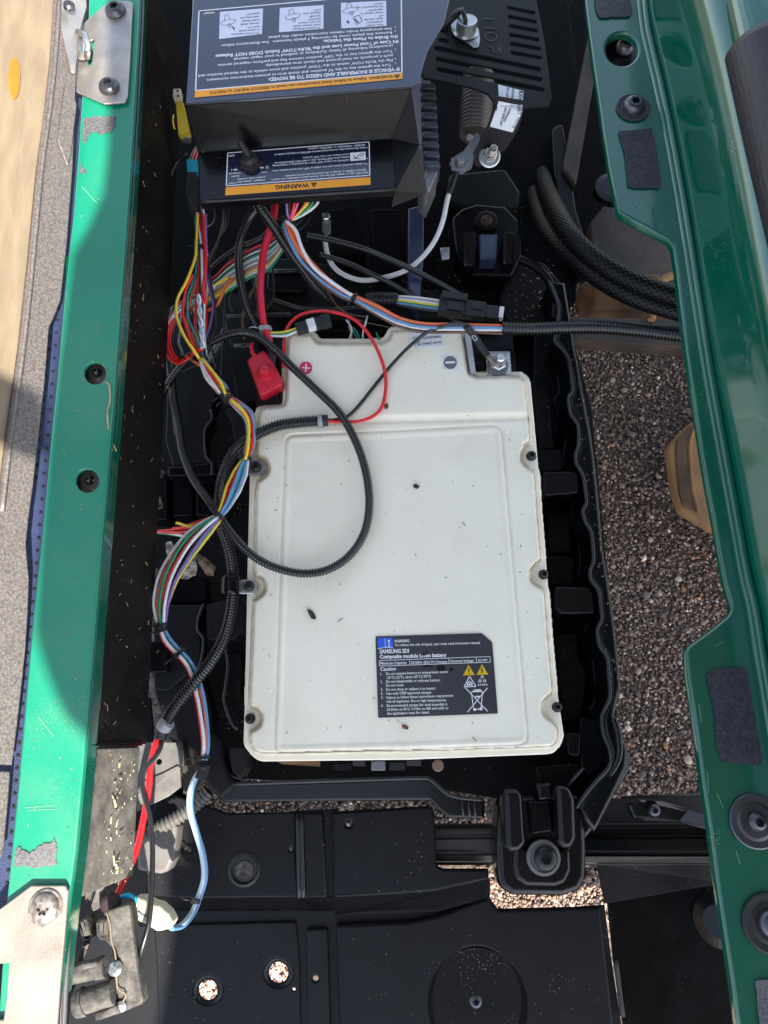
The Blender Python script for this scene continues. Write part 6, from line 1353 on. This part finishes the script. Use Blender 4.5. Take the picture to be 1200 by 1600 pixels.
part('bright_rivet', loft([(0, .0065), (.003, .006), (.005, .003)], 20, True, Matrix.Translation(P(181, 1513, .066))), zinc, gb_)
part('bright_rivet', loft([(0, .005), (.002, .0045), (.003, .002)], 20, True, Matrix.Translation(P(190, 1572, .06))), galv, gb_)
part('mud_ridge', wire([(166, 1425, .071), (172, 1445, .07), (174, 1470, .068), (180, 1490, .067), (182, 1520, .066), (184, 1545, .064), (196, 1552, .064), (194, 1562, .062), (186, 1572, .06)], .0007, .003, 6), M('dried_mud', (.22, .17, .11), .9), gb_)
part('fin', bevelled(slope(pp([(150, 1390, .03), (163, 1382, .03), (154, 1420, .03), (138, 1428, .03)]), .006), .001), dustyblk, gb_)
part('fin', bevelled(slope(pp([(134, 1382, .03), (146, 1378, .03), (140, 1410, .03), (132, 1412, .03)]), .006), .001), dustyblk, gb_)
part('fin', bevelled(slope(pp([(163, 1392, .02), (177, 1400, .02), (170, 1420, .02), (158, 1420, .02)]), .006), .001), dustyblk, gb_)
part('dark_cap', loft([(0, .0085), (.01, .008), (.012, .005)], 20, True, Matrix.Translation(P(176, 1410, .045))), M('dark_maroon', (.03, .012, .012), .5), gb_)
# sunlit brackets lower left
sb = thing('sunlit_bracket', 'sunlit grey metal bracket with one hole under the thick conduit end', 'bracket', P(255, 1200, -.1))
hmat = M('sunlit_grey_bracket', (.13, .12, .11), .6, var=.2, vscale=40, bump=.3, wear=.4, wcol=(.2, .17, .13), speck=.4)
part('bracket_sheet', plate([(214, 1160), (275, 1160), (280, 1180), (282, 1230), (262, 1245), (214, 1268)], -.075, .006, .001, holes=[circ(248, 1190, 4.5, 14)]), hmat, sb)
part('bracket_fold', bevelled(slope(pp([(278, 1196, -.072), (282, 1200, -.072), (240, 1232, -.072), (214, 1245, -.072), (222, 1222, -.072), (255, 1208, -.072)]), .004), .0008), hmat, sb)
part('upright_tab', plate([(276, 1155), (286, 1158), (288, 1196), (280, 1198)], -.05, .02, .001), rubber, sb)
part('brown_panel', plate([(284, 1165), (318, 1150), (330, 1200), (300, 1245), (286, 1240)], -.11, .01, .001), brown, sb)
part('cushion_block', plate([(214, 1306), (240, 1296), (272, 1286), (277, 1292), (272, 1340), (262, 1362), (250, 1366), (214, 1360)], -.075, .03, .004, r=7, bseg=3), hmat, sb)
part('dark_backing', plate([(150, 1240), (290, 1230), (250, 1300), (240, 1450), (150, 1450)], -.14, .006, .001), black, sb)

# dry leaves among the left wires
rl_ = random.Random(31)
for k, (pts, z, lb) in enumerate((([(258, 848), (268, 846), (274, 860), (272, 880), (264, 876), (260, 862)], -.03, 'pale dry leaf stuck above the left end of the loom'),
                                  ([(280, 895), (290, 880), (305, 862), (308, 885), (306, 900), (290, 905), (280, 903)], -.02, 'large pale crumpled leaf under the multicoloured loom'),
                                  ([(306, 862), (322, 872), (336, 885), (334, 900), (322, 898), (310, 880)], -.03, 'brownish dry leaf right of the large pale leaf'),
                                  ([(226, 895), (238, 886), (248, 890), (244, 900), (232, 906), (224, 900)], -.03, 'small curled brown leaf against the left wall'),
                                  ([(246, 780), (252, 776), (254, 792), (250, 798), (245, 790)], -.05, 'tiny dry leaf high on the left wall ledge'))):
    me = plate(pts, z, .0008, .0002)
    import bmesh
    b = bmesh.new(); b.from_mesh(me); bmesh.ops.triangulate(b, faces=b.faces); bmesh.ops.subdivide_edges(b, edges=b.edges, cuts=3, use_grid_fill=True); b.to_mesh(me); b.free()
    for v in me.vertices:
        v.co.z += .004 * math.sin(v.co.x * 350 + k) * math.cos(v.co.y * 420 + k)
    single('dry_leaf', me, leafm if k < 2 else M('brown_dry_leaf', (.22, .15, .10), .9, var=.2, vscale=60, bump=.8), lb, 'leaf')

# straw and grit
def strawset(name, label, n, fn, lmin, lmax, mat, seed, thick=.0005):
    rr = random.Random(seed); ms_v, ms_f = [], []
    for i in range(n):
        c, nrm = fn(rr); l_ = rr.uniform(lmin, lmax); nrm = Vector(nrm).normalized(); u = Vector((rr.gauss(0, 1), rr.gauss(0, 1), rr.gauss(0, 1))); u -= nrm * u.dot(nrm); u.normalize(); v = nrm.cross(u)
        c = Vector(c) + nrm * thick; w_ = thick * rr.uniform(.6, 1.4); cv = v * l_ * rr.uniform(-.15, .15); b = len(ms_v)
        for q in (c - u * l_ / 2, c + cv, c + u * l_ / 2):
            for dd_ in (v * w_ - nrm * w_, v * -w_ - nrm * w_, nrm * w_): ms_v.append(q + dd_)
        for s_ in (0, 3):
            for a_ in range(3): ms_f.append((b + s_ + a_, b + s_ + (a_ + 1) % 3, b + s_ + 3 + (a_ + 1) % 3, b + s_ + 3 + a_))
        ms_f += [(b, b + 2, b + 1), (b + 6, b + 7, b + 8)]
    return tag(part(name, mk(ms_v, ms_f), mat), label, 'debris', kind='stuff')
WN = Vector((1, 0, .1))
def onwall(rr):
    px, py = rr.uniform(205, 262), rr.uniform(130, 1140)
    if rr.random() < .6: px = np.interp(py, [0, 1140], [228, 160]) + abs(rr.gauss(0, 16))
    y_ = P(px, py, .1).y; p_ = PL(px, py, Vector((WX(y_) + .004, 0, .1)), Vector((1, 0, .11))); return p_, WN
strawset('wall_straw', 'dry grass bits clinging to the dark left side panel', 80, onwall, .001, .007, straw, 3, .00025)
def onlow(rr):
    px, py = rr.uniform(140, 212), rr.uniform(1170, 1380); y_ = P(px, py, .1).y; return PL(px, py, Vector((WX(y_) + .004, 0, .1)), Vector((1, 0, .2))), WN
strawset('low_straw', 'dry grass bits on the sunlit lower side panel', 70, onlow, .001, .004, M('bright_straw', (.45, .35, .20), .9), 4, .00025)
def onlow2(rr):
    px, py = rr.gauss(182, 6), rr.uniform(1180, 1370); y_ = P(px, py, .1).y; return PL(px, py, Vector((WX(y_) + .004, 0, .1)), Vector((1, 0, .2))), WN
strawset('caked_straw', 'caked dusty straw streaks on the sunlit lower side panel', 20, onlow2, .003, .010, M('pale_straw', (.36, .29, .18), .9), 14, .0006)
def zone(x0, y0, x1, y1, z, g=False):
    def f(rr): return P(rr.uniform(x0, x1), rr.uniform(y0, y1), z), (0, 0, 1)
    return f
strawset('tray_straw', 'grass clippings caught in the corner panel behind the right terminal', 60, zone(795, 415, 872, 500, -.099), .001, .006, straw, 5, .0003)
strawset('tray_straw', 'grit on the tray floor right of the battery', 150, zone(862, 600, 945, 1130, -.148), .001, .005, straw, 6, .0003)
strawset('pad_grit', 'grit on the right tray rim', 70, lambda rr: (P(np.interp(rr.random(), [0, 1], [0, 1]) * 18 + np.interp(y0 := rr.uniform(560, 1180), [440, 700, 940, 1180], [872, 908, 940, 960]), y0, -.0445), (0, 0, 1)), .0008, .003, straw, 7, .00025)
strawset('floor_grit', 'pale grit specks scattered on the lower floor panel', 70, zone(240, 1450, 960, 1595, ZF + .0095), .0006, .0022, M('pale_grit', (.28, .25, .20), .9), 8, .00025)
strawset('floor_grit', 'pale grit specks scattered on the upper floor panel', 35, zone(240, 1275, 680, 1395, ZU + .0015), .0006, .002, MATS['pale_grit'], 9, .00025)
strawset('cover_grit', 'tiny grit specks on the black controller cover', 60, lambda rr: (P(rr.uniform(312, 610), rr.uniform(240, 295), ZB + .0006), (0, 0, 1)), .0006, .0014, MATS['pale_grit'], 10, .0002)
strawset('rail_grit', 'pale grit on the left green rail', 110, lambda rr: (P(np.interp(yy := rr.uniform(300, 1380), [0, 800, 1400], [150, 78, 20]) + rr.uniform(6, 80), yy, .1602), (0, 0, 1)), .0006, .0028, M('pale_grit', (.28, .25, .20), .9), 11, .00025)
strawset('under_grit', 'dirt scattered on the chassis sheet behind the battery', 130, zone(420, 320, 860, 500, -.095), .0008, .004, M('brown_grit', (.25, .17, .10), .9), 12, .0003)
one('grass_stalk', [(163, 597, .163), (170, 600, .1635), (172, 625, .163), (168, 645, .162), (171, 680, .158), (182, 705, .15)], .0007, 'brown', 'dry curved grass stalk lying over the inner edge of the left rail', 'grass').children[0].data.materials[0] = straw
# tangle of dark and coloured leads below the cover
TG = thing('tangled_leads', 'tangle of thin dark and coloured leads hanging below the printed cover', 'wire loom', P(380, 400, -.1))
rt = random.Random(77)
for i in range(12):
    x0 = rt.uniform(318, 500); x1 = rt.uniform(262, 420); z0 = .05; y1 = rt.uniform(470, 610)
    q = [(x0, 300, z0), (x0 + rt.uniform(-12, 12), 345, .0), ((x0 + x1) / 2 + rt.uniform(-30, 30), 400 + rt.uniform(-20, 30), -.03), (x1 + rt.uniform(-18, 18), (400 + y1) / 2 + 20, -.05), (x1, y1, -.06)]
    part('wire', wire(q, rt.choice([.0012, .0015, .0018])), WC[rt.choice(['black', 'black', 'black', 'black', 'grey', 'green', 'black', 'brown'])], TG)
cond([(430, 470, -.05), (470, 482, -.04), (520, 484, -.04), (580, 478, -.03)], .0034, 'thin conduit lying behind the small black plug', 'thin_conduit', pitch=.0028)
# litter in the gaps
strawset('tray_litter', 'brown litter on the tray floor left of the battery', 120, zone(250, 600, 380, 1150, -.145), .001, .006, M('brown_litter', (.16, .11, .07), .9), 21, .0005)
strawset('lid_dust', 'fine pale dust flecks on the battery lid', 260, zone(405, 560, 860, 1165, -.0032), .0004, .0012, M('lid_fleck', (.45, .40, .30), .9), 22, .00018)
for (x, y, rr_, lb) in ((1010, 930, 7, 'large grey pebble on the gravel near the notch of the right rail'), (1060, 905, 6, 'pale pebble on the gravel beside the right rail'), (985, 1010, 5, 'round tan pebble on the gravel right of the tray rim'), (1040, 1165, 5, 'small orange pebble on the gravel low beside the right rail'), (1068, 920, 4, 'small pinkish pebble close to the right rail')):
    import bmesh
    b = bmesh.new(); bmesh.ops.create_icosphere(b, subdivisions=2, radius=rr_ * .00088)
    for v in b.verts: v.co *= rt.uniform(.85, 1.1); v.co.z *= .6; v.co.x *= 1.25
    me = bpy.data.meshes.new('m'); b.to_mesh(me); b.free(); me.transform(Matrix.Translation(P(x, y, ZG + .004)) @ Matrix.Rotation(rt.uniform(0, 3), 4, 'Z'))
    c_ = {'large': (.2, .18, .17), 'pale ': (.55, .48, .4), 'round': (.24, .16, .08), 'small': (.42, .2, .07)}[lb[:5]]
    single('pebble', me, M('pebble_' + lb.split()[1], c_, .7, bump=.5), lb, 'pebble')
